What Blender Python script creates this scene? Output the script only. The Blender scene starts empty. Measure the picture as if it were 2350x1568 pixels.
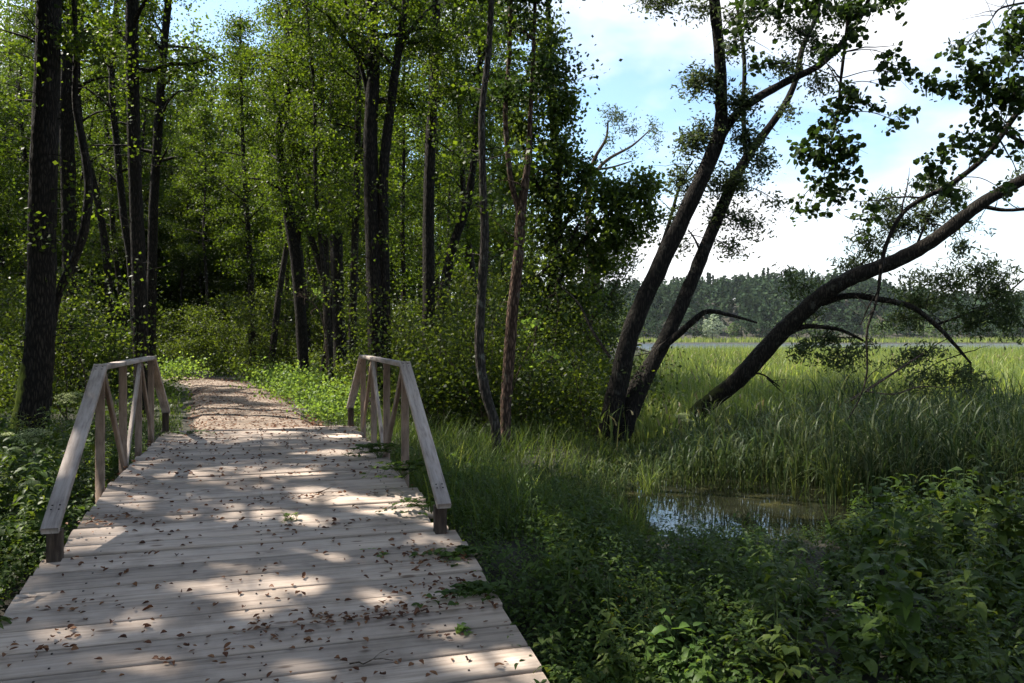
import bpy, math
import numpy as np
from mathutils import Vector

R = np.random.default_rng(11)
scene = bpy.context.scene
COL = scene.collection
rad = math.radians

# ------------------------------------------------------------------ camera
F, CX, CY, H = 1844.0, 1175.0, 778.0, 1.35      # focal length and horizon, in pixels of a 2350 x 1568 print; eye height over the bridge deck
cam = bpy.data.cameras.new('camera')
cam.sensor_width = 36.0
cam.lens = 36.0 * F / 2350.0
cam.shift_y = -6.0 / 2350.0
cam.clip_start = 0.05
cam.clip_end = 6000
camo = bpy.data.objects.new('camera', cam)
COL.objects.link(camo)
camo.location = (0, 0, H)
camo.rotation_euler = (rad(90), 0, 0)
scene.camera = camo

# ------------------------------------------------------------------ light
EL = rad(52)
SD = np.array([-0.94, 0.34, 0.0]); SD /= np.linalg.norm(SD)
SUN = np.array([SD[0] * math.cos(EL), SD[1] * math.cos(EL), math.sin(EL)])   # towards the sun
sun = bpy.data.lights.new('sun', 'SUN')
sun.energy = 5.0
sun.angle = rad(0.6)
sun.color = (1.0, 0.93, 0.82)
suno = bpy.data.objects.new('sun', sun)
COL.objects.link(suno)
suno.rotation_euler = Vector(-SUN).to_track_quat('-Z', 'Y').to_euler()
suno.location = (-30, 10, 40)

world = bpy.data.worlds.new('World')
scene.world = world
world.use_nodes = True
nt = world.node_tree
nt.nodes.clear()
W_out = nt.nodes.new('ShaderNodeOutputWorld')
W_bg = nt.nodes.new('ShaderNodeBackground')
sky = nt.nodes.new('ShaderNodeTexSky')
sky.sky_type = 'NISHITA'
sky.sun_disc = False
sky.sun_elevation = EL
sky.sun_rotation = math.atan2(SUN[0], SUN[1])
tc = nt.nodes.new('ShaderNodeTexCoord')
mp = nt.nodes.new('ShaderNodeMapping')
mp.inputs['Scale'].default_value = (1.0, 1.0, 2.2)
mp.inputs['Location'].default_value = (14.2, 7.0, 2.0)
nz = nt.nodes.new('ShaderNodeTexNoise')
nz.inputs['Scale'].default_value = 2.3
nz.inputs['Detail'].default_value = 6
nz.inputs['Roughness'].default_value = 0.52
cr = nt.nodes.new('ShaderNodeValToRGB')
cr.color_ramp.elements[0].position = 0.46
cr.color_ramp.elements[0].color = (0, 0, 0, 1)
cr.color_ramp.elements[1].position = 0.63
cr.color_ramp.elements[1].color = (1, 1, 1, 1)
mxc = nt.nodes.new('ShaderNodeMix'); mxc.data_type = 'RGBA'
mxc.inputs[7].default_value = (9.8, 9.9, 10.1, 1)
nt.links.new(tc.outputs['Generated'], mp.inputs['Vector'])
nt.links.new(mp.outputs['Vector'], nz.inputs['Vector'])
nt.links.new(nz.outputs['Fac'], cr.inputs['Fac'])
sxz = nt.nodes.new('ShaderNodeSeparateXYZ'); nt.links.new(tc.outputs['Generated'], sxz.inputs[0])
hzn = nt.nodes.new('ShaderNodeMapRange')                     # cloud closes in towards the horizon
nt.links.new(sxz.outputs['Z'], hzn.inputs['Value'])
hzn.inputs['From Min'].default_value = 0.03; hzn.inputs['From Max'].default_value = 0.16; hzn.inputs['To Min'].default_value = 1.0; hzn.inputs['To Max'].default_value = 0.0
mxm = nt.nodes.new('ShaderNodeMath'); mxm.operation = 'MAXIMUM'
nt.links.new(cr.outputs['Color'], mxm.inputs[0]); nt.links.new(hzn.outputs[0], mxm.inputs[1])
nt.links.new(mxm.outputs[0], mxc.inputs[0])
skb = nt.nodes.new('ShaderNodeVectorMath'); skb.operation = 'MULTIPLY'; skb.inputs[1].default_value = (1.95, 2.12, 2.15)
nt.links.new(sky.outputs['Color'], skb.inputs[0])
nt.links.new(skb.outputs[0], mxc.inputs[6])
nt.links.new(mxc.outputs[2], W_bg.inputs['Color'])
W_bg.inputs['Strength'].default_value = 0.05
nt.links.new(W_bg.outputs['Background'], W_out.inputs['Surface'])

vs = scene.view_settings
vs.view_transform = 'Standard'
vs.look = 'None'
vs.exposure = 1.5
vs.gamma = 1.0
vs.use_curve_mapping = False
cy = scene.cycles
cy.max_bounces = 6
cy.diffuse_bounces = 3
cy.glossy_bounces = 2
cy.transmission_bounces = 4
cy.transparent_max_bounces = 4
cy.caustics_reflective = False
cy.caustics_refractive = False
cy.use_denoising = True
cy.use_adaptive_sampling = True
cy.adaptive_threshold = 0.02

# ------------------------------------------------------------------ helpers
def at(px, py, Y):
    return np.array([(px - CX) / F * Y, Y, H - (py - CY) / F * Y])

def gp(px, py, z):
    Y = (H - z) * F / (py - CY)
    return at(px, py, Y)

def tag(o, label=None, cat=None, group=None, kind=None):
    if label: o['label'] = label
    if cat: o['category'] = cat
    if group: o['group'] = group
    if kind: o['kind'] = kind
    return o

def empty(name, loc=(0, 0, 0), rz=0.0):
    o = bpy.data.objects.new(name, None)
    o.empty_display_size = 0.3
    COL.objects.link(o)
    o.location = loc
    o.rotation_euler = (0, 0, rz)
    return o

class MB:
    """Collects quads; build() links them as one mesh object."""
    def __init__(s):
        s.V, s.Q, s.M, s.n = [], [], [], 0
    def add(s, V, Q, m=0):
        V = np.asarray(V, float).reshape(-1, 3)
        Q = np.asarray(Q, np.int64).reshape(-1, 4)
        if len(V) == 0: return
        s.V.append(V); s.Q.append(Q + s.n); s.M.append(np.full(len(Q), m, np.int32))
        s.n += len(V)
    def build(s, name, mats, parent=None, origin=None, smooth=False):
        V = np.concatenate(s.V); Q = np.concatenate(s.Q); M = np.concatenate(s.M)
        if origin is not None: V = V - np.asarray(origin)
        me = bpy.data.meshes.new(name)
        me.vertices.add(len(V)); me.vertices.foreach_set('co', V.astype(np.float32).ravel())
        me.loops.add(len(Q) * 4); me.loops.foreach_set('vertex_index', Q.astype(np.int32).ravel())
        me.polygons.add(len(Q))
        me.polygons.foreach_set('loop_start', np.arange(0, len(Q) * 4, 4, dtype=np.int32))
        if smooth: me.polygons.foreach_set('use_smooth', np.ones(len(Q), bool))
        for m in (mats if isinstance(mats, (list, tuple)) else [mats]): me.materials.append(m)
        me.polygons.foreach_set('material_index', M)
        me.update(calc_edges=True)
        o = bpy.data.objects.new(name, me)
        COL.objects.link(o)
        if parent is not None: o.parent = parent
        elif origin is not None: o.location = origin
        return o

def norm(a):
    return a / np.maximum(np.linalg.norm(a, axis=-1, keepdims=True), 1e-9)

def smooth_path(P, r, n):
    """Catmull-Rom through P with radii r, n samples per span."""
    P = np.asarray(P, float); r = np.asarray(r, float)
    A = np.vstack([2 * P[0] - P[1], P, 2 * P[-1] - P[-2]])
    out, ro = [], []
    for i in range(len(P) - 1):
        p0, p1, p2, p3 = A[i:i + 4]
        for k in range(n):
            t = k / n
            out.append(0.5 * ((2 * p1) + (-p0 + p2) * t + (2 * p0 - 5 * p1 + 4 * p2 - p3) * t * t + (-p0 + 3 * p1 - 3 * p2 + p3) * t ** 3))
            ro.append(r[i] * (1 - t) + r[i + 1] * t)
    out.append(P[-1]); ro.append(r[-1])
    return np.array(out), np.array(ro)

def tube(mb, P, r, sides=7, rough=0.0, m=0):
    P = np.asarray(P, float); r = np.asarray(r, float)
    n = len(P)
    T = norm(np.gradient(P, axis=0))
    ref = np.array([0.31, 0.95, 0.05]) if abs(T[0][2]) > 0.7 else np.array([0.0, 0.0, 1.0])
    U = norm(np.cross(T, ref)); Vv = np.cross(T, U)
    a = np.linspace(0, 2 * math.pi, sides, endpoint=False)
    ring = np.cos(a)[None, :, None] * U[:, None, :] + np.sin(a)[None, :, None] * Vv[:, None, :]
    rr = r[:, None] * np.ones((1, sides))
    if rough > 0:
        w = R.normal(0, rough, (n, sides))
        fl = R.normal(0, rough, (1, sides))
        rr = rr * (1 + w + fl)
    X = P[:, None, :] + ring * rr[:, :, None]
    i = np.arange(n - 1)[:, None]; j = np.arange(sides)[None, :]; j2 = (j + 1) % sides
    Q = np.stack([i * sides + j, i * sides + j2, (i + 1) * sides + j2, (i + 1) * sides + j], -1)
    mb.add(X.reshape(-1, 3), Q.reshape(-1, 4), m)

def rand_dirs(n, up=0.0):
    d = R.normal(0, 1, (n, 3)); d[:, 2] += up
    return norm(d)

def leaf_quads(mb, C, size, aspect=0.75, up=0.4, droop=-0.3, m=0):
    """One rhombic face per leaf."""
    n = len(C)
    if n == 0: return
    N = rand_dirs(n, up)
    D = rand_dirs(n); D[:, 2] = D[:, 2] * 0.5 + droop
    D = norm(D - N * np.sum(D * N, 1, keepdims=True))
    S = np.cross(D, N)
    L = size * R.uniform(0.65, 1.3, (n, 1)); Wd = L * aspect
    V = np.stack([C - D * L * .5, C + S * Wd * .5 - D * L * .06 + N * L * .06, C + D * L * .5, C - S * Wd * .5 - D * L * .06 + N * L * .06], 1)
    mb.add(V.reshape(-1, 3), np.arange(n * 4).reshape(-1, 4), m)

def leaf_hex(mb, C, size, aspect=0.85, up=0.25, droop=-0.4, m=0):
    """Rounded leaf folded on its midrib: two faces."""
    n = len(C)
    if n == 0: return
    N = rand_dirs(n, up)
    D = rand_dirs(n); D[:, 2] = D[:, 2] * 0.6 + droop
    D = norm(D - N * np.sum(D * N, 1, keepdims=True))
    S = np.cross(D, N)
    L = size * R.uniform(0.45, 1.25, (n, 1)); w = L * aspect * .5; f = N * w * R.uniform(0.05, .45, (n, 1))
    V = np.stack([C - D * L * .5, C - D * L * .25 + S * w * .85 + f, C + D * L * .2 + S * w + f, C + D * L * .5,
                  C + D * L * .2 - S * w + f, C - D * L * .25 - S * w * .85 + f], 1)
    b = np.arange(n)[:, None] * 6
    Q = np.concatenate([b + np.array([[0, 1, 2, 3]]), b + np.array([[0, 3, 4, 5]])])
    mb.add(V.reshape(-1, 3), Q, m)

_ST = np.array([0, .22, .5, .78, 1.0]); _SW = np.array([.1, .86, 1.0, .55, .02])
def leaf_big(mb, B, D, L, Wd, droop=0.5, fold=0.25, m=0, prof=_SW):
    """Leaf of 15 vertices from base B along D, drooping towards its tip."""
    n = len(B)
    if n == 0: return
    L = np.asarray(L).reshape(-1, 1); Wd = np.asarray(Wd).reshape(-1, 1)
    dr = np.asarray(droop).reshape(-1, 1) * np.ones((n, 1))
    Z = np.array([[0, 0, 1.0]])
    S = norm(np.cross(D, Z) + R.normal(0, .22, (n, 3)))
    N = norm(np.cross(S, D))
    rows = []
    for t, w in zip(_ST, prof):
        c = B + D * L * t - Z * L * dr * t * t
        wob = R.normal(0, .05, (n, 1)) * Wd
        f = fold * Wd * w * .5
        rows += [c + S * Wd * w * .5 + N * (f + wob), c, c - S * Wd * w * .5 + N * (f - wob)]
    V = np.stack(rows, 1)
    k = len(_ST)
    q = []
    for i in range(k - 1):
        for j in range(2):
            a = i * 3 + j
            q.append([a, a + 1, a + 4, a + 3])
    q = np.array(q)
    Q = (np.arange(n)[:, None, None] * (3 * k) + q[None]).reshape(-1, 4)
    mb.add(V.reshape(-1, 3), Q, m)

def blades(mb, B, h, w, lean, nseg=4, curl=1.0, m=0, az=None):
    """Grass or reed blades from bases B."""
    n = len(B)
    if n == 0: return
    h = np.asarray(h).reshape(-1, 1) * np.ones((n, 1)); w = np.asarray(w).reshape(-1, 1) * np.ones((n, 1)); lean = np.asarray(lean).reshape(-1, 1) * np.ones((n, 1))
    a = R.uniform(0, 2 * math.pi, (n, 1)) if az is None else az.reshape(-1, 1)
    dx = np.concatenate([np.cos(a), np.sin(a), 0 * a], 1)
    b = a + R.normal(math.pi / 2, .5, (n, 1))
    sx = np.concatenate([np.cos(b), np.sin(b), 0 * b], 1)
    Z = np.array([[0, 0, 1.0]])
    rows = []
    for k in range(nseg + 1):
        t = k / nseg
        c = B + Z * h * (t - curl * lean * lean * .55 * t ** 3) + dx * h * lean * t ** 1.8
        ww = w * (1 - t ** 2.2) * .5 + .0006
        rows += [c + sx * ww, c - sx * ww]
    V = np.stack(rows, 1)
    q = np.array([[2 * i, 2 * i + 1, 2 * i + 3, 2 * i + 2] for i in range(nseg)])
    Q = (np.arange(n)[:, None, None] * (2 * (nseg + 1)) + q[None]).reshape(-1, 4)
    mb.add(V.reshape(-1, 3), Q, m)

def box(mb, c, half, M=None, m=0, jit=0.0):
    s = np.array([[-1, -1, -1], [1, -1, -1], [1, 1, -1], [-1, 1, -1], [-1, -1, 1], [1, -1, 1], [1, 1, 1], [-1, 1, 1]], float)
    V = s * np.asarray(half)
    if jit: V = V + R.normal(0, jit, V.shape)
    if M is not None: V = V @ np.asarray(M).T
    V = V + np.asarray(c)
    mb.add(V, [[0, 3, 2, 1], [4, 5, 6, 7], [0, 1, 5, 4], [1, 2, 6, 5], [2, 3, 7, 6], [3, 0, 4, 7]], m)

def bevel_box(mb, c, half, M=None, b=0.004, m=0, jit=0.0):
    """A box with its long edges (along local x) chamfered."""
    hx, hy, hz = half
    prof = np.array([[-hy + b, -hz], [hy - b, -hz], [hy, -hz + b], [hy, hz - b], [hy - b, hz], [-hy + b, hz], [-hy, hz - b], [-hy, -hz + b]])
    V = []
    for x in (-hx, hx):
        for p in prof: V.append([x, p[0], p[1]])
    V = np.array(V)
    if jit: V[:, 2] += np.repeat(R.normal(0, jit, 2), 8); 
    if M is not None: V = V @ np.asarray(M).T
    V = V + np.asarray(c)
    Q = [[i, (i + 1) % 8, 8 + (i + 1) % 8, 8 + i] for i in range(8)]
    Q = [[a, d, c_, b_] for a, b_, c_, d in Q]
    for o in (0, 8):
        e = [[o, o + 1, o + 2, o + 7], [o + 7, o + 2, o + 3, o + 6], [o + 6, o + 3, o + 4, o + 5]]
        Q += e if o else [list(reversed(x)) for x in e]
    mb.add(V, Q, m)

def beam(mb, p0, p1, w, t, upv=(0, 0, 1), b=0.004, m=0):
    p0 = np.asarray(p0, float); p1 = np.asarray(p1, float)
    x = norm(p1 - p0); y = norm(np.cross(np.asarray(upv, float), x)); z = np.cross(x, y)
    M = np.stack([x, y, z], 1)
    bevel_box(mb, (p0 + p1) / 2, (np.linalg.norm(p1 - p0) / 2, w / 2, t / 2), M, b, m)

# ------------------------------------------------------------------ materials
def mat(name):
    m = bpy.data.materials.new(name)
    m.use_nodes = True
    t = m.node_tree
    bs = t.nodes['Principled BSDF']
    return m, t, bs

def N_(t, typ, **kw):
    n = t.nodes.new(typ)
    for k, v in kw.items():
        if k in n.inputs: n.inputs[k].default_value = v
        else: setattr(n, k, v)
    return n

def ramp(t, fac, stops):
    r = t.nodes.new('ShaderNodeValToRGB')
    e = r.color_ramp.elements
    while len(e) < len(stops): e.new(0.5)
    for el, (p, c) in zip(e, stops):
        el.position = p; el.color = (*c, 1)
    t.links.new(fac, r.inputs['Fac'])
    return r.outputs['Color']

def leaf_mat(name, cols, trans, tmix=0.42, rough=0.5, spec=0.16, nscale=0.6):
    """cols: dark, middle, light base colours; varies per leaf and in patches."""
    m, t, bs = mat(name)
    g = N_(t, 'ShaderNodeNewGeometry')
    tc = N_(t, 'ShaderNodeTexCoord')
    n = N_(t, 'ShaderNodeTexNoise', Scale=nscale, Detail=2.0)
    t.links.new(tc.outputs['Object'], n.inputs['Vector'])
    mx = N_(t, 'ShaderNodeMath', operation='MULTIPLY_ADD')
    t.links.new(g.outputs['Random Per Island'], mx.inputs[0]); mx.inputs[1].default_value = 0.55
    mn = N_(t, 'ShaderNodeMath', operation='MULTIPLY'); t.links.new(n.outputs['Fac'], mn.inputs[0]); mn.inputs[1].default_value = 0.5
    t.links.new(mn.outputs[0], mx.inputs[2])
    c = ramp(t, mx.outputs[0], [(0.15, cols[0]), (0.5, cols[1]), (0.9, cols[2])])
    t.links.new(c, bs.inputs['Base Color'])
    bs.inputs['Roughness'].default_value = rough
    bs.inputs['Specular IOR Level'].default_value = spec
    tr = N_(t, 'ShaderNodeBsdfTranslucent')
    hs = N_(t, 'ShaderNodeMix', data_type='RGBA', blend_type='MULTIPLY')
    hs.inputs[0].default_value = 1.0
    t.links.new(c, hs.inputs[6]); hs.inputs[7].default_value = (*trans, 1)
    t.links.new(hs.outputs[2], tr.inputs['Color'])
    mix = N_(t, 'ShaderNodeMixShader'); mix.inputs[0].default_value = tmix
    t.links.new(bs.outputs[0], mix.inputs[1]); t.links.new(tr.outputs[0], mix.inputs[2])
    t.links.new(mix.outputs[0], t.nodes['Material Output'].inputs['Surface'])
    return m

def bark_mat(name, c0, c1, scale=1.0, moss=None, lichen=0.0):
    m, t, bs = mat(name)
    tc = N_(t, 'ShaderNodeTexCoord')
    mpn = N_(t, 'ShaderNodeMapping'); mpn.inputs['Scale'].default_value = (14 * scale, 14 * scale, 2.2 * scale)
    t.links.new(tc.outputs['Object'], mpn.inputs['Vector'])
    v = N_(t, 'ShaderNodeTexNoise', Scale=1.5, Detail=7.0, Roughness=0.65)
    t.links.new(mpn.outputs[0], v.inputs['Vector'])
    fu = N_(t, 'ShaderNodeTexVoronoi', Scale=1.0, feature='DISTANCE_TO_EDGE'); mpv = N_(t, 'ShaderNodeMapping'); mpv.inputs['Scale'].default_value = (26 * scale, 26 * scale, 5.5 * scale)
    dv = N_(t, 'ShaderNodeVectorMath', operation='ADD'); t.links.new(tc.outputs['Object'], mpv.inputs['Vector']); t.links.new(mpv.outputs[0], dv.inputs[0]); t.links.new(v.outputs['Color'], dv.inputs[1]); t.links.new(dv.outputs[0], fu.inputs['Vector'])
    hb = N_(t, 'ShaderNodeMapRange'); t.links.new(fu.outputs['Distance'], hb.inputs['Value']); hb.inputs['From Max'].default_value = .35
    hm = N_(t, 'ShaderNodeMath', operation='MULTIPLY'); t.links.new(hb.outputs[0], hm.inputs[0]); t.links.new(v.outputs['Fac'], hm.inputs[1])
    c = ramp(t, hm.outputs[0], [(0.08, c0), (0.62, tuple(k * 1.35 for k in c1))])
    if lichen:
        n3 = N_(t, 'ShaderNodeTexNoise', Scale=5.0, Detail=5.0, Roughness=0.7)
        t.links.new(tc.outputs['Object'], n3.inputs['Vector'])
        f = ramp(t, n3.outputs['Fac'], [(0.56, (0, 0, 0)), (0.66, (lichen,) * 3)])
        mm = N_(t, 'ShaderNodeMix', data_type='RGBA'); t.links.new(f, mm.inputs[0]); t.links.new(c, mm.inputs[6]); mm.inputs[7].default_value = (.2, .21, .17, 1)
        c = mm.outputs[2]
    if moss:
        g = N_(t, 'ShaderNodeNewGeometry')
        dt = N_(t, 'ShaderNodeVectorMath', operation='DOT_PRODUCT'); t.links.new(g.outputs['Normal'], dt.inputs[0]); dt.inputs[1].default_value = moss[0]
        n2 = N_(t, 'ShaderNodeTexNoise', Scale=6.0, Detail=4.0)
        t.links.new(tc.outputs['Object'], n2.inputs['Vector'])
        ad = N_(t, 'ShaderNodeMath', operation='MULTIPLY_ADD'); t.links.new(n2.outputs['Fac'], ad.inputs[0]); ad.inputs[1].default_value = 0.9; t.links.new(dt.outputs['Value'], ad.inputs[2])
        sx = N_(t, 'ShaderNodeSeparateXYZ'); t.links.new(tc.outputs['Object'], sx.inputs[0])
        hz = N_(t, 'ShaderNodeMapRange'); t.links.new(sx.outputs['Z'], hz.inputs['Value']); hz.inputs['From Min'].default_value = moss[1] * .55; hz.inputs['From Max'].default_value = moss[1]; hz.inputs['To Min'].default_value = 0; hz.inputs['To Max'].default_value = 1.2
        sb = N_(t, 'ShaderNodeMath', operation='SUBTRACT'); t.links.new(ad.outputs[0], sb.inputs[0]); t.links.new(hz.outputs[0], sb.inputs[1])
        f = ramp(t, sb.outputs[0], [(0.62, (0, 0, 0)), (0.85, (1, 1, 1))])
        mm = N_(t, 'ShaderNodeMix', data_type='RGBA'); t.links.new(f, mm.inputs[0]); t.links.new(c, mm.inputs[6]); mm.inputs[7].default_value = (*(moss[2] if len(moss) > 2 else (.17, .20, .03)), 1)
        c = mm.outputs[2]
    t.links.new(c, bs.inputs['Base Color'])
    bs.inputs['Roughness'].default_value = 0.9
    bs.inputs['Specular IOR Level'].default_value = 0.15
    bp = N_(t, 'ShaderNodeBump', Strength=0.9, Distance=0.03)
    t.links.new(hm.outputs[0], bp.inputs['Height']); t.links.new(bp.outputs[0], bs.inputs['Normal'])
    return m

M_ALDER = leaf_mat('alder_leaf', ((.014, .028, .007), (.024, .045, .010), (.045, .075, .014)), (1.5, 1.5, .9))
M_EDGE = leaf_mat('edge_leaf', ((.020, .038, .010), (.040, .066, .015), (.08, .115, .022)), (3.2, 2.9, 1.2))
M_HERB_OLIVE = leaf_mat('olive_herb_leaf', ((.026, .046, .010), (.048, .074, .015), (.09, .122, .024)), (2.8, 2.4, 1.1), tmix=.35)
M_FOREST = leaf_mat('forest_leaf', ((.013, .025, .005), (.025, .044, .008), (.058, .084, .012)), (3.9, 3.6, 1.1))
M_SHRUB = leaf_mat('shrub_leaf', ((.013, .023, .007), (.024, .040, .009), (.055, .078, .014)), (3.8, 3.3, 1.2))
M_WILLOW = leaf_mat('willow_leaf', ((.022, .036, .015), (.038, .055, .022), (.06, .08, .034)), (2.4, 2.3, 1.6))
M_PALE = leaf_mat('pale_willow_leaf', ((.10, .13, .09), (.14, .17, .12), (.19, .22, .16)), (2.0, 2.0, 1.6), nscale=.2)
M_HERB = leaf_mat('herb_leaf', ((.021, .040, .008), (.037, .066, .012), (.070, .110, .020)), (2.8, 2.6, 1.3), tmix=.35, rough=.5)
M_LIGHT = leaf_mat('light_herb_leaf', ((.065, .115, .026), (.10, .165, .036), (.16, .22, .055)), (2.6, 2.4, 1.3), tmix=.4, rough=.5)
M_GRASS = leaf_mat('grass_blade', ((.022, .042, .010), (.040, .068, .014), (.085, .105, .03)), (2.6, 2.4, 1.3), tmix=.4, rough=.5, spec=.22)
M_REED = leaf_mat('reed_blade', ((.055, .088, .026), (.11, .15, .042), (.22, .235, .09)), (2.6, 2.5, 1.3), tmix=.4, rough=.5, spec=.22, nscale=.15)
M_STRAW = leaf_mat('straw_reed', ((.10, .085, .045), (.17, .145, .075), (.26, .23, .13)), (1.6, 1.5, 1.2), tmix=.25)
M_REED_SHADED = leaf_mat('shaded_reed_blade', ((.017, .033, .011), (.034, .056, .018), (.10, .112, .055)), (2.2, 2.1, 1.4), tmix=.35, rough=.5, spec=.2, nscale=.5)  # darker reed green: the shade near the pool is put into the colour
M_FAR = leaf_mat('far_foliage', ((.020, .036, .020), (.028, .048, .024), (.038, .060, .026)), (1.4, 1.4, 1.2), tmix=.2, spec=.03, rough=.8, nscale=.06)
M_FARD = leaf_mat('far_broadleaf', ((.05, .085, .03), (.075, .11, .04), (.1, .13, .05)), (1.8, 1.8, 1.2), tmix=.25, spec=.03, rough=.8, nscale=.1)
M_FRESH = leaf_mat('fresh_leaf', ((.040, .080, .016), (.062, .115, .022), (.10, .155, .032)), (2.6, 2.4, 1.3), tmix=.4)
M_UMBEL = leaf_mat('umbel_flower', ((.2, .25, .10), (.28, .32, .15), (.36, .38, .22)), (1.4, 1.4, 1.2), tmix=.3)
M_YELLOW = leaf_mat('yellow_floret', ((.3, .18, .02), (.36, .24, .03), (.42, .3, .04)), (1.2, 1.1, 1.0), tmix=.3)
M_DEAD = leaf_mat('dead_leaf', ((.04, .016, .010), (.10, .042, .022), (.23, .12, .06)), (1.6, 1.2, .9), tmix=.15, rough=.6, nscale=3)
M_BARK = bark_mat('dark_bark', (.009, .0075, .006), (.033, .027, .021))
M_BARK_FAR = bark_mat('forest_bark', (.012, .0095, .007), (.042, .033, .025))
M_BARK_MOSS = bark_mat('mossy_bark', (.009, .0075, .006), (.033, .027, .021), moss=((-.97, -.05, .1), 2.0))
M_BARK_WET = bark_mat('willow_bark', (.007, .006, .005), (.026, .021, .017), lichen=.12)
M_BARK_WMOSS = bark_mat('leaning_willow_bark', (.007, .006, .0045), (.026, .021, .016), moss=((-.45, .1, .45), 1.6, (.05, .055, .016)), lichen=.2)
M_BARK_RED = bark_mat('reddish_bark', (.03, .018, .013), (.14, .088, .062), lichen=.3)
M_BARK_GREY = bark_mat('grey_bark', (.02, .017, .014), (.075, .062, .052), lichen=.4)
M_TWIG = bark_mat('twig_bark', (.05, .035, .025), (.13, .1, .075))
M_STEM = leaf_mat('green_stem', ((.04, .07, .02), (.06, .1, .025), (.1, .12, .04)), (1.5, 1.5, 1.0), tmix=.1)

def wood_mat(name, base, dark, light, along='X', islands=0.5, rough=0.75, red=None):
    m, t, bs = mat(name)
    tc = N_(t, 'ShaderNodeTexCoord')
    g = N_(t, 'ShaderNodeNewGeometry')
    mpn = N_(t, 'ShaderNodeMapping')
    mpn.inputs['Scale'].default_value = (1.6, 34, 34) if along == 'X' else (34, 2.4, 6)
    t.links.new(tc.outputs['Object'], mpn.inputs['Vector'])
    of = N_(t, 'ShaderNodeVectorMath', operation='SCALE'); of.inputs[0].default_value = (37, 13, 71); t.links.new(g.outputs['Random Per Island'], of.inputs['Scale'])
    adv = N_(t, 'ShaderNodeVectorMath', operation='ADD'); t.links.new(mpn.outputs[0], adv.inputs[0]); t.links.new(of.outputs[0], adv.inputs[1])
    n = N_(t, 'ShaderNodeTexNoise', Scale=1.0, Detail=6.0, Roughness=0.62, Distortion=0.35)
    t.links.new(adv.outputs[0], n.inputs['Vector'])
    c = ramp(t, n.outputs['Fac'], [(0.18, tuple(k * .35 for k in dark)), (0.30, dark), (0.5, base), (0.78, light)])
    n2 = N_(t, 'ShaderNodeTexNoise', Scale=1.7, Detail=5.0, Roughness=.6)          # weather stains
    t.links.new(tc.outputs['Object'], n2.inputs['Vector'])
    s2 = ramp(t, n2.outputs['Fac'], [(0.3, (.5, .48, .46)), (0.52, (1, 1, 1)), (.8, (1.1, 1.06, 1.0))])
    mm = N_(t, 'ShaderNodeMix', data_type='RGBA', blend_type='MULTIPLY'); mm.inputs[0].default_value = .8
    t.links.new(c, mm.inputs[6]); t.links.new(s2, mm.inputs[7])
    isl = N_(t, 'ShaderNodeMapRange'); t.links.new(g.outputs['Random Per Island'], isl.inputs['Value']); isl.inputs['To Min'].default_value = 1 - islands * .5; isl.inputs['To Max'].default_value = 1 + islands * .35
    m3 = N_(t, 'ShaderNodeVectorMath', operation='SCALE'); t.links.new(mm.outputs[2], m3.inputs[0]); t.links.new(isl.outputs[0], m3.inputs['Scale'])
    # knots
    vo = N_(t, 'ShaderNodeTexVoronoi', Scale=1.0); mp2 = N_(t, 'ShaderNodeMapping'); mp2.inputs['Scale'].default_value = (2.1, 6.5, 1.0) if along == 'X' else (6.5, 2.1, 1)
    t.links.new(tc.outputs['Object'], mp2.inputs['Vector']); t.links.new(mp2.outputs[0], vo.inputs['Vector'])
    kf = ramp(t, vo.outputs['Distance'], [(0.07, (.28, .21, .18)), (0.13, (1, 1, 1))])
    m4 = N_(t, 'ShaderNodeMix', data_type='RGBA', blend_type='MULTIPLY'); m4.inputs[0].default_value = .75
    t.links.new(m3.outputs[0], m4.inputs[6]); t.links.new(kf, m4.inputs[7])
    t.links.new(m4.outputs[2], bs.inputs['Base Color'])
    bs.inputs['Roughness'].default_value = rough
    bs.inputs['Specular IOR Level'].default_value = .3
    bp = N_(t, 'ShaderNodeBump', Strength=0.35, Distance=0.006)
    t.links.new(n.outputs['Fac'], bp.inputs['Height']); t.links.new(bp.outputs[0], bs.inputs['Normal'])
    return m
M_DECK = wood_mat('deck_wood', (.37, .298, .245), (.23, .18, .143), (.455, .375, .315), islands=.6)
M_NAIL, _t, _b = mat('rusty_nail'); _b.inputs['Base Color'].default_value = (.035, .026, .022, 1); _b.inputs['Roughness'].default_value = .7; _b.inputs['Metallic'].default_value = .4
M_RAIL = wood_mat('rail_wood', (.33, .275, .24), (.18, .14, .12), (.43, .37, .33), along='Y', islands=.2)
M_POST = wood_mat('post_wood', (.21, .145, .105), (.12, .08, .056), (.29, .21, .155), along='Y', islands=.3)
M_POSTDARK = wood_mat('shaded_post_wood', (.055, .04, .032), (.022, .016, .013), (.13, .10, .08), along='Y', islands=.3)  # post wood darkened: shade on the front faces put into the colour

def ground_mat():
    m, t, bs = mat('forest_soil')
    tc = N_(t, 'ShaderNodeTexCoord')
    n = N_(t, 'ShaderNodeTexNoise', Scale=1.6, Detail=8.0, Roughness=.7)
    t.links.new(tc.outputs['Object'], n.inputs['Vector'])
    c = ramp(t, n.outputs['Fac'], [(0.3, (.012, .009, .006)), (0.5, (.022, .019, .010)), (0.68, (.03, .034, .013))])
    t.links.new(c, bs.inputs['Base Color']); bs.inputs['Roughness'].default_value = .95
    bp = N_(t, 'ShaderNodeBump', Strength=.8, Distance=.06); t.links.new(n.outputs['Fac'], bp.inputs['Height']); t.links.new(bp.outputs[0], bs.inputs['Normal'])
    return m

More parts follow.
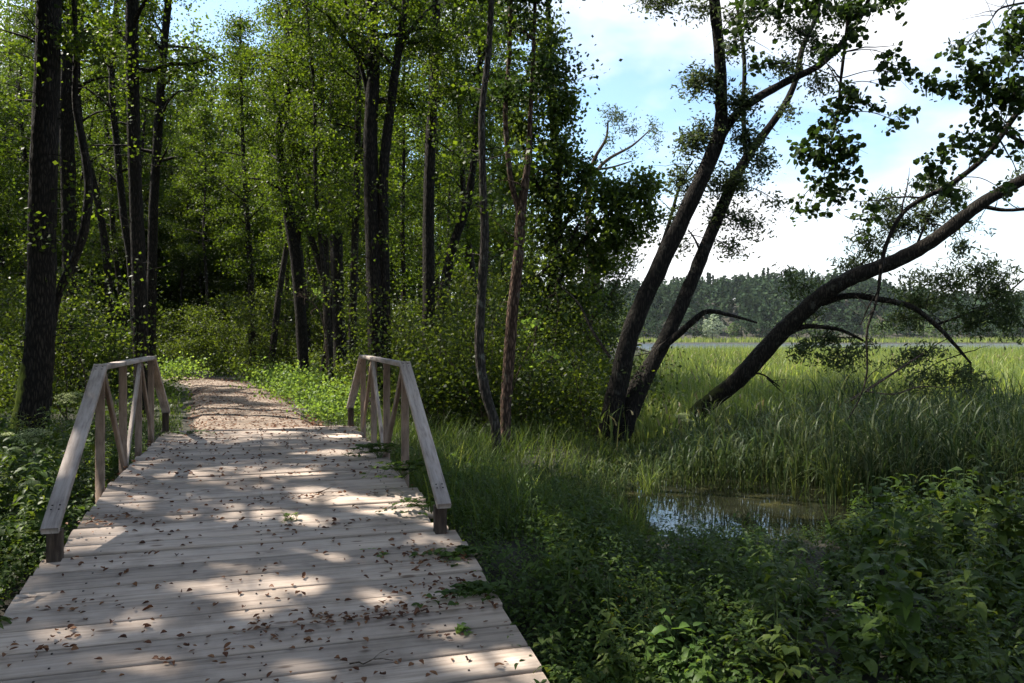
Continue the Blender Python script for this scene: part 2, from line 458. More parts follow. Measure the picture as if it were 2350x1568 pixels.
def path_mat():
    m, t, bs = mat('trodden_path')
    tc = N_(t, 'ShaderNodeTexCoord')
    n = N_(t, 'ShaderNodeTexNoise', Scale=9.0, Detail=8.0, Roughness=.75)
    t.links.new(tc.outputs['Object'], n.inputs['Vector'])
    n2 = N_(t, 'ShaderNodeTexNoise', Scale=.9, Detail=3.0)
    t.links.new(tc.outputs['Object'], n2.inputs['Vector'])
    c = ramp(t, n.outputs['Fac'], [(0.3, (.065, .05, .038)), (0.5, (.18, .142, .112)), (0.72, (.38, .32, .265))])
    c2 = ramp(t, n2.outputs['Fac'], [(0.3, (.6, .55, .5)), (.65, (1.05, 1.0, .95))])
    mm = N_(t, 'ShaderNodeMix', data_type='RGBA', blend_type='MULTIPLY'); mm.inputs[0].default_value = 1
    t.links.new(c, mm.inputs[6]); t.links.new(c2, mm.inputs[7]); t.links.new(mm.outputs[2], bs.inputs['Base Color'])
    bs.inputs['Roughness'].default_value = .95
    bp = N_(t, 'ShaderNodeBump', Strength=.7, Distance=.03); t.links.new(n.outputs['Fac'], bp.inputs['Height']); t.links.new(bp.outputs[0], bs.inputs['Normal'])
    return m

def water_mat():
    m, t, bs = mat('marsh_water')
    tc = N_(t, 'ShaderNodeTexCoord')
    n = N_(t, 'ShaderNodeTexNoise', Scale=1.1, Detail=6.0, Roughness=.62)
    mpn = N_(t, 'ShaderNodeMapping'); mpn.inputs['Scale'].default_value = (.9, 1.6, 1)
    t.links.new(tc.outputs['Object'], mpn.inputs['Vector']); t.links.new(mpn.outputs[0], n.inputs['Vector'])
    f = ramp(t, n.outputs['Fac'], [(0.56, (0, 0, 0)), (0.66, (1, 1, 1))])
    sx = N_(t, 'ShaderNodeSeparateXYZ'); t.links.new(tc.outputs['Object'], sx.inputs[0])
    far = N_(t, 'ShaderNodeMapRange'); t.links.new(sx.outputs['Y'], far.inputs['Value']); far.inputs['From Min'].default_value = 30; far.inputs['From Max'].default_value = 60; far.inputs['To Min'].default_value = .55; far.inputs['To Max'].default_value = 0
    mf = N_(t, 'ShaderNodeMath', operation='MULTIPLY'); t.links.new(f, mf.inputs[0]); t.links.new(far.outputs[0], mf.inputs[1])
    bs.inputs['Base Color'].default_value = (.015, .016, .010, 1)
    bs.inputs['Roughness'].default_value = .04
    bs.inputs['IOR'].default_value = 1.33
    rg = N_(t, 'ShaderNodeMapRange'); t.links.new(sx.outputs['Y'], rg.inputs['Value']); rg.inputs['From Min'].default_value = 30; rg.inputs['From Max'].default_value = 100; rg.inputs['To Min'].default_value = .03; rg.inputs['To Max'].default_value = .34; t.links.new(rg.outputs[0], bs.inputs['Roughness'])
    wv = N_(t, 'ShaderNodeTexNoise', Scale=3.0, Detail=3.0); t.links.new(tc.outputs['Object'], wv.inputs['Vector'])
    bp = N_(t, 'ShaderNodeBump', Strength=.12, Distance=.02); t.links.new(wv.outputs['Fac'], bp.inputs['Height']); t.links.new(bp.outputs[0], bs.inputs['Normal'])
    ds = N_(t, 'ShaderNodeBsdfDiffuse')
    n3 = N_(t, 'ShaderNodeTexNoise', Scale=14.0, Detail=5.0); t.links.new(tc.outputs['Object'], n3.inputs['Vector'])
    t.links.new(ramp(t, n3.outputs['Fac'], [(0.35, (.02, .02, .009)), (0.6, (.055, .052, .02)), (.75, (.13, .12, .04))]), ds.inputs['Color'])
    mix = N_(t, 'ShaderNodeMixShader'); t.links.new(mf.outputs[0], mix.inputs[0]); t.links.new(bs.outputs[0], mix.inputs[1]); t.links.new(ds.outputs[0], mix.inputs[2])
    t.links.new(mix.outputs[0], t.nodes['Material Output'].inputs['Surface'])
    return m

# ------------------------------------------------------------------ layout of the bridge
YAW = rad(17.3)
BU = np.array([-math.sin(YAW), math.cos(YAW), 0]); BV = np.array([math.cos(YAW), math.sin(YAW), 0])
BO = np.array([-3.78, 7.45, 0.0])                # foot of the left rail where the ramp meets the level deck
BW = 2.77
FLAT, RAMP, RAMP2 = 4.30, 0.144, 0.10
def deck_z(y):
    y = np.asarray(y, float)
    return np.where(y < 0, RAMP * y, np.where(y > FLAT, -RAMP2 * (y - FLAT), 0.0))
def bridge_local(P):
    d = np.asarray(P)[..., :2] - BO[:2]
    return d @ BV[:2], d @ BU[:2]

def sstep(x, a, b):
    t = np.clip((x - a) / (b - a), 0, 1); return t * t * (3 - 2 * t)
PATH_L = [(430, 985), (428, 960), (432, 925), (434, 905), (430, 893), (405, 876), (330, 866), (200, 858)]
PATH_R = [(742, 985), (725, 962), (680, 928), (650, 908), (628, 896), (590, 884), (500, 872), (380, 861)]
ZP = -0.36
PL = np.array([gp(x, y, ZP) for x, y in PATH_L]); PR = np.array([gp(x, y, ZP) for x, y in PATH_R])
PC = (PL + PR) / 2
def path_dist(x, y):
    """Distance to the middle of the path, and its half width there."""
    best = np.full(np.shape(x), 1e9); hw = np.ones(np.shape(x))
    pts, r = smooth_path(PC, np.linalg.norm(PL - PR, axis=1) / 2, 6)
    for p, w in zip(pts, r):
        d = np.hypot(x - p[0], y - p[1]); k = d < best
        best = np.where(k, d, best); hw = np.where(k, w, hw)
    return best, hw
XS_Y = [-20, 7.6, 8.2, 8.9, 9.6, 12, 15, 18, 25, 40, 80, 150, 300, 380, 420]
XS_X = [30, 14, 6.0, 2.2, 1.0, 1.0, 2.3, 3.0, 4.2, 7, 16, 26, 40, 60, 900]
def marsh(x, y):
    return x - np.interp(y, XS_Y, XS_X)
def pool(x, y):
    """Below 1 on the open water of the small pool."""
    return ((x - 2.6) / 1.6) ** 2 + ((y - 10.6) / 1.45) ** 2 + .12 * np.sin(3.1 * x + 1.0) * np.cos(2.3 * y)
def ground_z(x, y):
    x = np.asarray(x, float); y = np.asarray(y, float)
    r = (x - BO[0]) * BV[0] + (y - BO[1]) * BV[1] - BW
    z = -0.43 - 0.22 * sstep(r, -.5, 3.0) * (1 - sstep(y, 14, 30))
    m = marsh(x, y)
    z = z + (-1.12 - z) * sstep(m, -1.6, 0.7) * (1 - sstep(y, 405, 440))
    z = z + (-1.15 - z) * (1 - sstep(np.sqrt(pool(x, y)), .85, 1.9))
    z = z + 0.03 * np.sin(x * 1.7 + 1.3 * np.sin(y * .8)) * np.cos(y * 1.3) * (m < 2)
    u = (x - BO[0]) * BU[0] + (y - BO[1]) * BU[1]
    under = sstep(r + BW, -.25, .2) * (1 - sstep(r, -.2, .25)) * (1 - sstep(u, 7, 10))
    wide = sstep(r + BW, -2.4, 0) * (1 - sstep(r, 0, 2.2)) * (1 - sstep(u, -4.5, -1.5))
    z = z - .12 * under * (1 - wide) - (z + .97) * wide
    hill = (sstep(y, 430, 545) * (21.5 + 7.5 * np.sin(x * .016 - 1.0) + 2.5 * np.sin(x * .037)) + 1.2 * sstep(y, 408, 425))
    return z + hill

# ------------------------------------------------------------------ the setting
def sinhspace(n, ext, k):
    s = np.linspace(-1, 1, n); return np.sinh(s * k) / math.sinh(k) * ext
gx = sinhspace(260, 1800, 6.2); gy = sinhspace(320, 1800, 6.2) + 6
X, Y = np.meshgrid(gx, gy)
Z = ground_z(X, Y)
mb = MB()
ii = np.arange(len(gy) - 1)[:, None]; jj = np.arange(len(gx) - 1)[None]
nx = len(gx)
mb.add(np.stack([X, Y, Z], -1).reshape(-1, 3), np.stack([ii * nx + jj, ii * nx + jj + 1, (ii + 1) * nx + jj + 1, (ii + 1) * nx + jj], -1).reshape(-1, 4))
tag(mb.build('ground', ground_mat(), smooth=True), kind='structure')

WZ = -0.90
mb = MB()
wx = np.array([-1600, -60, -6, 0, 2, 4, 8, 30, 120, 400, 1600]); wy = np.array([7.6, 10, 12, 16, 30, 60, 120, 250, 440])
X, Y = np.meshgrid(wx, wy); nx = len(wx)
ii = np.arange(len(wy) - 1)[:, None]; jj = np.arange(nx - 1)[None]
mb.add(np.stack([X, Y, 0 * X + WZ], -1).reshape(-1, 3), np.stack([ii * nx + jj, ii * nx + jj + 1, (ii + 1) * nx + jj + 1, (ii + 1) * nx + jj], -1).reshape(-1, 4))
tag(mb.build('water', water_mat()), kind='structure')

mb = MB()
pl, _ = smooth_path(np.vstack([BO + BU * 6.6 + BV * .25 + [0, 0, ZP], PL[1:]]), np.ones(len(PL)), 8)
pr, _ = smooth_path(np.vstack([BO + BU * 6.6 + BV * (BW - .15) + [0, 0, ZP], PR[1:]]), np.ones(len(PR)), 8)
K = 9
rows = []
for k in range(K):
    s = k / (K - 1)
    p = pl * (1 - s) + pr * s
    p = p.copy()
    if k in (0, K - 1): p[:, :2] += R.normal(0, .09, (len(p), 2)); p[:, 2] -= .14
    else: p[:, 2] += .015 * R.normal(0, 1, len(p)) + .05 * math.sin(math.pi * s)
    rows.append(p)
rows = np.stack(rows, 1); n = len(pl)
ii = np.arange(n - 1)[:, None]; jj = np.arange(K - 1)[None]
mb.add(rows.reshape(-1, 3), np.stack([ii * K + jj, ii * K + jj + 1, (ii + 1) * K + jj + 1, (ii + 1) * K + jj], -1).reshape(-1, 4))
tag(mb.build('path', path_mat(), smooth=True), kind='structure')

# ------------------------------------------------------------------ gaps cut through the crowns along the sun's rays to place sun patches (centre, half sizes in metres on the ground)
HOLES = []
def hole(px, py, z, rx, ry):
    """A chosen sun spot; rx, ry in print pixels, turned into metres on the plane z."""
    c = gp(px, py, z); a = gp(px + rx, py, z)
    b0 = gp(px, py - ry, z) if py - ry > CY + 6 else gp(px, CY + 6, z); b1 = gp(px, py + ry, z)
    HOLES.append((c[0], (b0[1] + b1[1]) / 2, z, a[0] - c[0], abs(b0[1] - b1[1]) / 2))
def rz_(py):      # height of the near ramp under the print row py
    return float(np.interp(py, [1100, 1280, 1568], [0, -.28, -.56]))
for px, py, rx, ry in [(575, 1385, 75, 16), (610, 1340, 110, 16), (560, 1310, 60, 10), (690, 1275, 90, 10), (200, 1245, 75, 20), (1160, 1545, 130, 42), (700, 1552, 60, 10),
                       (60, 1385, 60, 22), (480, 1350, 60, 12), (960, 1180, 50, 14), (1010, 1430, 60, 8), (330, 1440, 70, 8), (330, 1560, 110, 10), (1000, 1215, 20, 10), (870, 1350, 70, 8), (160, 1480, 70, 10),
                       (780, 1140, 150, 13), (700, 1165, 70, 8), (900, 1130, 60, 9), (560, 1165, 50, 6), (380, 1195, 40, 8)]:
    hole(px, py, rz_(py), rx * 1.15, max(13, ry * 1.35))
for px, py, rx, ry in [(760, 1040, 60, 4), (680, 1085, 60, 4), (420, 1090, 50, 5), (800, 1000, 40, 3), (560, 988, 110, 3)]:
    hole(px, py, 0, rx * 1.2, ry * 1.8)
for px, py, rx, ry in [(530, 886, 110, 7), (480, 937, 70, 6), (600, 966, 70, 3), (690, 980, 70, 3), (560, 911, 60, 2), (470, 960, 40, 3), (640, 940, 40, 2)]:
    hole(px, py, ZP, rx, ry)
for px, py, z, rx, ry in [(690, 892, ZP, 130, 26), (690, 880, .3, 110, 26), (1600, 1490, -.3, 210, 110), (1400, 1560, -.3, 90, 40), (70, 1260, -.2, 130, 90), (1280, 1240, -.3, 60, 40), (150, 1120, 0, 120, 60), (40, 1050, 0, 90, 40), (230, 1010, 0, 60, 20), (1760, 1290, -.3, 60, 36), (1950, 1390, -.3, 60, 36), (2130, 1300, -.2, 60, 36), (1650, 1370, -.3, 60, 26), (1310, 1400, -.3, 45, 30), (2060, 1480, -.3, 70, 34), (1820, 1500, -.3, 50, 26), (2250, 1390, -.2, 60, 30), (1420, 1290, -.3, 40, 20), (1480, 1210, -.5, 40, 15), (1230, 1120, -.4, 60, 14),
                          (1060, 1060, -.3, 70, 12), (30, 960, -.2, 70, 40), (20, 900, .3, 60, 40), (430, 850, ZP + 1, 25, 6), (1090, 1000, -.3, 60, 10), (870, 950, ZP, 40, 10), (1500, 1330, -.3, 50, 20)]:
    hole(px, py, z, rx, ry)
for px, py, Yc, a_, b_ in [(700, 685, 25, 1.0, 1.2), (1180, 700, 14.2, .35, .4), (770, 830, 27.4, .35, .6), (1235, 790, 16.4, .5, .5), (60, 250, 13.4, .5, .8), (450, 770, 44, 2.6, 3), (560, 700, 50, 3, 4), (330, 690, 46, 3, 3), (620, 630, 48, 2.5, 3), (200, 640, 34, 2, 3), (820, 640, 40, 2, 3)]:
    c = at(px, py, Yc); HOLES.append((c[0], c[1], c[2], a_, b_))
def sunlit(C, grow=1.0):
    k = np.zeros(len(C), bool)
    for hx, hy, hz, a, b in HOLES:
        s = (C[:, 2] - hz) / SUN[2]
        x = C[:, 0] - SUN[0] * s - hx; y = C[:, 1] - SUN[1] * s - hy
        ang = np.arctan2(y / b, x / a)
        wob = 1 + .22 * np.sin(ang * 3 + hx * 7) + .15 * np.sin(ang * 5 + hy * 11)
        k |= ((x / (a * grow)) ** 2 + (y / (b * grow)) ** 2 < wob ** 2) & (C[:, 2] > hz + 1.6)
    return k
def open_up(C):
    """Removes most leaves that would keep the sun off a chosen spot."""
    k = sunlit(C)
    return C[~(k & (R.random(len(C)) < .97))]

# ------------------------------------------------------------------ footbridge
bridge = tag(empty('footbridge', BO, YAW), 'weathered plank footbridge with low ramps and wooden truss railings leading into the forest', 'footbridge')
mb = MB()
y = -6.2
while y < 7.4:
    w = R.uniform(.235, .30) if y < -1.9 else (R.uniform(.16, .22) if y < -.3 else R.uniform(.13, .18))
    gap = R.uniform(.007, .012) if y < -1.2 else R.uniform(.004, .009)
    if R.random() < (.42 if y < -.3 else .15): gap += R.uniform(.016, .032) if y < -1.2 else R.uniform(.006, .014)
    yc = y + w / 2
    if y < 0 < y + w: w = -y + .001; yc = y + w / 2
    if y < FLAT < y + w: w = FLAT - y; yc = y + w / 2
    g = float(np.interp(yc, [-6, -1.75, -1.6, 0, FLAT, 8], [.15, .13, .05, -.05, -.05, .0]))
    gr = float(np.interp(yc, [-6, -1.75, -1.6, 0, FLAT, 8], [.17, .17, .12, -.04, -.04, .02]))
    x0 = -g + R.normal(0, .010); x1 = BW + gr + R.normal(0, .016 if y < -1.7 else .035)
    sl = RAMP if yc < 0 else (-RAMP2 if yc > FLAT else 0.0)
    a = math.atan(sl)
    M = np.array([[1, 0, 0], [0, math.cos(a), -math.sin(a)], [0, math.sin(a), math.cos(a)]])
    yaw_j = R.normal(0, .0025)
    J = np.array([[math.cos(yaw_j), -math.sin(yaw_j), 0], [math.sin(yaw_j), math.cos(yaw_j), 0], [0, 0, 1]])
    bevel_box(mb, ((x0 + x1) / 2, yc, float(deck_z(yc)) - .0225 + R.normal(0, .0018)), ((x1 - x0) / 2, w / 2 - gap / 2, .0225), M @ J, .007, 0, .003)
    for nx_ in (.25, BW / 2, BW - .25):
        for ny_ in (-w * .28, w * .28): box(mb, (nx_ + R.normal(0, .012), yc + ny_ + R.normal(0, .008), float(deck_z(yc + ny_)) + .0035), (.0055, .0055, .0022), M, 1)
    y += w
mb.build('deck', [M_DECK, M_NAIL], bridge)
for bx_ in (.25, BW / 2, BW - .25):
    mb = MB()
    for y0, y1 in ((-6.1, 0), (0, FLAT), (FLAT, 7.3)):
        beam(mb, (bx_, y0 + .01, float(deck_z(y0)) - .14), (bx_, y1 - .01, float(deck_z(y1)) - .14), .10, .16)
    mb.build('support_beam', M_POST, bridge)
POSTS = [0.0, 1.28, 2.42, 3.58]
RT = 1.085
for side, x in ((-1, 0.0), (1, BW)):
    xo = x + side * .035
    mb = MB()
    beam(mb, (xo, -.02, RT), (xo, 3.63, RT + .01), .105, .045)
    rail = mb.build('railing', M_RAIL, bridge)
    mb = MB(); beam(mb, (xo, -1.86, -.005), (xo, .03, RT + .012), .115, .05)
    sl_ = (RT + .017) / 1.89
    for yn in (-1.70, -1.66, -.06, -.02):
        for sx_ in (-.025, .025): box(mb, (xo + sx_, yn, -.005 + (yn + 1.86) * sl_ + .0285), (.006, .006, .003), None, 1)
    mb.build('sloped_rail', [M_RAIL, M_NAIL], rail)
    mb = MB(); beam(mb, (xo, 3.60, RT + .012), (xo, 5.42, .20), .115, .05); mb.build('sloped_rail', M_RAIL, rail)
    for k, py_ in enumerate(POSTS):
        mb = MB(); beam(mb, (xo, py_, -.22), (xo, py_, RT - .03), .075, .055, (0, 1, 0))
        for bz in (RT - .09, -.06):
            for sx_ in (-1, 1): box(mb, (xo + sx_ * .0395, py_, bz), (.004, .011, .011), None, 1)
        mb.build('post', [M_POST, M_NAIL], rail)
    mb = MB(); beam(mb, (xo, -1.70, -.50), (xo, -1.70, -.03), .095, .10, (0, 1, 0)); tag(mb.build('post', M_POSTDARK, rail), 'short end post with shade put into its dark colour')
    mb = MB(); beam(mb, (xo, 5.30, -.45), (xo, 5.30, .20), .09, .09, (0, 1, 0)); tag(mb.build('post', M_POSTDARK, rail), 'short end post with shade put into its dark colour')
    xi = x + side * .015
    for a, b in (((.04, RT - .05), (1.22, -.02)), ((1.34, -.02), (2.38, RT - .05)), ((2.47, RT - .05), (3.55, -.02))):
        mb = MB(); beam(mb, (xi, a[0], a[1]), (xi, b[0], b[1]), .09, .035, (0, 0, 1) if False else (side, 0, 0)); mb.build('brace', M_POST if a[1] > b[1] else M_RAIL, rail)

# ------------------------------------------------------------------ trees
def dens(P, r, n=5):
    return smooth_path(P, r, n)

def limb(mb, p0, az, el, L, r0, droop=.15, sides=4, n=5):
    d = np.array([math.cos(az) * math.cos(el), math.sin(az) * math.cos(el), math.sin(el)])
    t = np.linspace(0, 1, n + 1)[:, None]
    P = p0 + d * L * t + np.array([0, 0, -1.0]) * droop * L * t * t
    P[1:] += R.normal(0, .05 * L / n * 1.5, (n, 3))
    tube(mb, P, r0 * (1 - .85 * t[:, 0]) , sides)
    return P

def crown_limbs(mb, skel, z0, z1, nl, Lmax, r0, clump, sig, nleaf, low=.35, el0=(15, 55)):
    """Limbs up the trunk SKEL between z0 and z1; returns leaf centres round them."""
    C = []
    zs = skel[:, 2]
    a = R.uniform(0, 6.28)
    for i in range(nl):
        z = z0 + (z1 - z0) * ((i + R.random()) / nl)
        p = np.array([np.interp(z, zs, skel[:, k]) for k in range(3)])
        f = (z - z0) / (z1 - z0)
        L = Lmax * (low + (1 - low) * math.sin(math.pi * min(1, f * 1.05 + .12)) ** .8) * R.uniform(.6, 1.15)
        a += 2.4 + R.normal(0, .4)
        Pl = limb(mb, p, a, rad(R.uniform(*el0)), L, r0 * (1.1 - .7 * f), R.uniform(.0, .35))
        for k in range(clump):
            t = R.uniform(.3, 1.05) * (len(Pl) - 1.001); t = min(t, len(Pl) - 1.01); q = int(t)
            c = Pl[q] * (1 - t + q) + Pl[q + 1] * (t - q) + R.normal(0, .22, 3) * L * .35
            m = int(nleaf * R.uniform(.4, 1.5))
            C.append(c + R.normal(0, 1, (m, 3)) * np.array([sig, sig, sig * .55]) * R.uniform(.6, 1.3))
    return np.concatenate(C)

def finish_tree(name, label, cat, group, base, mbt, bark, mbl, leafm, extra=()):
    root = tag(empty(name, base), label, cat, group)
    o = mbt.build('trunk', bark, root, origin=base, smooth=True)
    if mbl is not None and mbl.n: mbl.build('crown', leafm, root, origin=base)
    return root

def trunk_from_print(pts, Yb, widths, top=None, dY=0.0):
    """pts in print pixels from the foot up; widths in print pixels; optional straight run on up to height TOP."""
    P = [at(x, y, Yb + dY * i / max(1, len(pts) - 1)) for i, (x, y) in enumerate(pts)]
    r = [w / 2 / F * Yb for w in widths]
    if top is not None:
        d = P[-1] - P[-2]; d = d / np.linalg.norm(d); d[2] = max(d[2], .6); d = d * np.array([.5, .5, 1]); d /= np.linalg.norm(d)
        z = P[-1][2]; k = 0
        while z < top:
            st = min(2.5, top - z + .01)
            P.append(P[-1] + d * st / d[2] + R.normal(0, .06, 3) * np.array([1, 1, 0])); z = P[-1][2]
            r.append(max(.02, r[-1] * .82)); k += 1
    P = np.array(P); r = np.array(r)
    return P, r

def root_flare(P, r, amt=.35):
    P = P.copy(); r = r.copy()
    d = P[1] - P[0]; d /= np.linalg.norm(d)
    base = P[0] - d * .5
    return np.vstack([base, P[0], P[0] + (P[1] - P[0]) * .25, P[1:]]), np.concatenate([[r[0] * (1 + amt)], [r[0] * (1 + amt * .6)], [r[0] * .98], r[1:]])

def forest_trunk(name, label, pts, Yb, widths, bark, top=18, crown=(7, 17.5), nl=20, Lmax=2.9, nleaf=95, clump=8, ls=.078, cat='tree', group=None, extra=None, sides=10, leafm=None, snags=4, flare=.35, dY=0.0, second=()):
    P, r = trunk_from_print(pts, Yb, widths, top, dY)
    P, r = root_flare(P, r, flare)
    S, rr = smooth_path(P, r, 5)
    mt = MB(); ml = MB()
    tube(mt, S, rr, sides, .035)
    C = [crown_limbs(mt, S, crown[0], min(crown[1], S[-1][2] - .2), nl, Lmax, rr[len(rr) // 2] * .45, clump, .3, nleaf)]
    for (pts2, w2, top2) in second:
        P2, r2 = trunk_from_print(pts2, Yb, w2, top2)
        S2, rr2 = smooth_path(P2, r2, 5); tube(mt, S2, rr2, max(6, sides - 2), .03)
        if top2: C.append(crown_limbs(mt, S2, crown[0], S2[-1][2] - .2, nl // 2 + 2, Lmax * .8, rr2[len(rr2) // 2] * .45, clump, .3, nleaf))
    for k in range(snags * 3):                                   # short dead twigs on the bare trunk
        z = R.uniform(.9, crown[0] + 1); p = np.array([np.interp(z, S[:, 2], S[:, q]) for q in range(3)])
        Pl = limb(mt, p, R.uniform(0, 6.28), rad(R.uniform(0, 40)), R.uniform(.4, 1.5), .012, .1, 4, 4)
        if R.random() < .85: C.append(np.concatenate([Pl[q] + R.normal(0, .13, (int(R.uniform(6, 22)), 3)) for q in (2, 3, 4)]))
    C = open_up(np.concatenate(C))
    leaf_quads(ml, C, ls, .8)
    return finish_tree(name, label, cat, group, P[1], mt, bark, ml, leafm or M_FOREST)

# -- the near trunks of the forest, from left to right
forest_trunk('alder_tree', 'thick dark trunk with green moss on its left foot, nearest on the left edge', [(62, 1012), (78, 900), (90, 800), (95, 650), (98, 450), (106, 220), (112, 0)], 13.6, [84, 72, 64, 60, 60, 56, 52], M_BARK_MOSS, nl=20, snags=9, sides=14, flare=.55)
forest_trunk('alder_tree', 'dark straight trunk just behind the mossy trunk on the left', [(170, 930), (162, 780), (158, 500), (152, 250), (160, 90), (168, 0)], 21, [36, 32, 32, 32, 30, 28], M_BARK, snags=9)
forest_trunk('alder_tree', 'slender bent tree curving out from beside the mossy trunk', [(120, 760), (132, 680), (180, 570), (197, 500), (203, 420), (190, 330), (172, 230), (175, 100), (170, 0)], 14.2, [14, 18, 20, 20, 19, 17, 14, 12, 11], M_BARK, top=12, crown=(6, 12), nl=10, Lmax=1.8, flare=0, snags=3)
forest_trunk('alder_tree', 'thin dark trunk leaning left between the mossy trunk and the railing trunk', [(320, 870), (300, 600), (285, 500), (268, 330), (257, 200), (262, 90), (268, 0)], 30, [20, 18, 17, 15, 14, 13, 12], M_BARK, ls=.085)
forest_trunk('alder_tree', 'thin dark trunk slanting from the left behind the mossy trunk', [(262, 860), (245, 600), (228, 480), (205, 380), (188, 320), (178, 180), (190, 0)], 27, [18, 17, 16, 16, 14, 12, 10], M_BARK, ls=.085)
forest_trunk('alder_tree', 'straight black trunk rising behind the left railing of the footbridge', [(330, 960), (325, 840), (320, 650), (313, 470), (306, 250), (304, 0)], 18.5, [38, 36, 33, 30, 28, 28], M_BARK, nl=20, snags=8, sides=12)
forest_trunk('alder_tree', 'dark trunk just right of the straight trunk behind the left railing', [(344, 880), (348, 640), (352, 480), (362, 300), (374, 130), (386, 0)], 29, [24, 22, 21, 20, 17, 16], M_BARK, ls=.085)
forest_trunk('crooked_tree', 'crooked wavy trunk beside the far bend of the path', [(697, 862), (690, 720), (680, 600), (660, 480), (648, 400), (640, 290), (662, 215), (668, 110), (655, 0)], 31, [27, 27, 27, 26, 20, 17, 15, 13, 12], M_BARK, ls=.085, snags=6,
             second=[([(676, 600), (690, 500), (705, 430), (720, 340)], [16, 13, 11, 8], None)])
forest_trunk('alder_tree', 'trunk with a thin sunlit left edge behind the far end of the right railing', [(782, 880), (777, 700), (772, 500), (768, 300), (764, 120), (760, 0)], 27.5, [31, 28, 25, 21, 18, 16], M_BARK, ls=.085)
forest_trunk('forked_tree', 'slim trunk forking in two left of the right railing', [(758, 860), (750, 720), (745, 560), (741, 380), (738, 200), (735, 0)], 31, [20, 18, 17, 14, 12, 10], M_BARK_FAR, ls=.085, second=[([(752, 680), (728, 590), (706, 520), (690, 430), (672, 330)], [16, 15, 14, 11, 9], None)])
forest_trunk('twin_stem_alder', 'tall twin stemmed dark tree rising behind the right railing', [(868, 945), (866, 840), (862, 680), (853, 480), (850, 320), (856, 150), (851, 0)], 19.3, [52, 46, 41, 36, 34, 30, 28], M_BARK, nleaf=115, nl=18, sides=12, snags=6,
             second=[([(884, 940), (884, 800), (881, 600), (879, 430), (886, 330), (906, 170), (922, 60), (930, 0)], [30, 28, 25, 24, 23, 20, 17, 16], 15), ([(848, 240), (832, 165), (806, 90), (795, 30), (792, -20)], [11, 10, 9, 8, 7], None), ([(908, 160), (930, 90), (975, 30), (1010, 0)], [10, 9, 7, 5], None)])
forest_trunk('alder_tree', 'straight dark trunk right of the near railing post, narrowing upwards', [(988, 935), (985, 800), (984, 620), (984, 450), (990, 300), (1000, 120), (1002, 0)], 21, [36, 30, 27, 25, 23, 20, 17], M_BARK, Lmax=2.1, nleaf=130, snags=7, sides=12)
forest_trunk('leaning_tree', 'dark trunk leaning to the right behind the straight trunk by the railing', [(1002, 900), (1008, 780), (1020, 660), (1042, 560), (1074, 460), (1088, 360), (1098, 200), (1106, 0)], 24.5, [26, 25, 24, 22, 20, 16, 13, 10], M_BARK, Lmax=1.5, nleaf=115, ls=.085, snags=5)
forest_trunk('wavy_tree', 'thin wavy grey trunk standing in the grass, bent at its foot', [(1141, 1035), (1136, 975), (1112, 890), (1100, 800), (1106, 660), (1112, 540), (1108, 420), (1106, 260), (1120, 130), (1128, 0)], 12.8, [21, 22, 23, 22, 21, 20, 17, 15, 14, 13], M_BARK_GREY, snags=5, nl=14, Lmax=1.0, sides=9, top=15, crown=(6.5, 14.5))
forest_trunk('reddish_tree', 'pale reddish trunk that forks in two high above the grass', [(1160, 1000), (1162, 920), (1170, 800), (1180, 680), (1190, 590), (1196, 490), (1212, 370), (1217, 270), (1222, 170)], 14.3, [24, 26, 27, 26, 25, 24, 13, 11, 9], M_BARK_RED, snags=3, nl=10, Lmax=.8, sides=10, top=12, crown=(5.6, 12), leafm=M_ALDER,
             second=[([(1196, 500), (1176, 430), (1166, 360), (1160, 260), (1168, 140), (1172, 0)], [16, 13, 12, 12, 11, 10], 12)])

# -- the trees deep in the forest
bg = []
def on_path(x, y):
    d, hw = path_dist(np.array([x]), np.array([y])); return d[0] < hw[0] + .6
tries = 0
while len(bg) < 112 and tries < 9000:
    tries += 1
    Yb = 23 + 52 * R.random() ** 1.1
    px = R.uniform(-420, 1215)
    x = (px - CX) / F * Yb
    if on_path(x, Yb) or marsh(x, Yb) > -1.5: continue
    if any(math.hypot(x - q[0], Yb - q[1]) < 1.6 for q in bg): continue
    if px > 800 and R.random() < .6: continue
    zz_ = np.linspace(2.5, 19, 40)                            # trunks kept out of the rays to the chosen sun spots
    if sunlit(np.stack([x + 0 * zz_, Yb + 0 * zz_, zz_], 1), .7).any(): continue
    bg.append((x, Yb))
DEEP = ['slender dark tree deep in the forest, one of many alike beyond the path']
for x, Yb in bg:
    z = float(ground_z(x, Yb)); h = R.uniform(17, 24)
    n = 7
    t = np.linspace(0, 1, n)[:, None]
    ln = R.normal(0, .055, 2)
    P = np.array([x, Yb, z]) + t * np.array([ln[0] * h, ln[1] * h, h]) + np.concatenate([R.normal(0, .14, (n, 2)) * np.sin(math.pi * t), np.zeros((n, 1))], 1)
    r0 = R.uniform(.08, .19)
    r = r0 * (1 - .8 * t[:, 0])
    P, r = root_flare(P, r)
    S, rr = smooth_path(P, r, 3)
    mt = MB(); ml = MB(); tube(mt, S, rr, 7, .03)
    z0 = R.uniform(2.6, 6.5)
    C = crown_limbs(mt, S, z0, S[-1][2] - .2, 28, R.uniform(1.8, 2.9), r0 * .3, 8, .36, 88)
    C = open_up(C)
    leaf_quads(ml, C, .060 + .0011 * Yb, .75)
    finish_tree('forest_tree', DEEP[0], 'tree', 'slender trees deep in the forest', P[1], mt, M_BARK_FAR, ml, M_FOREST)

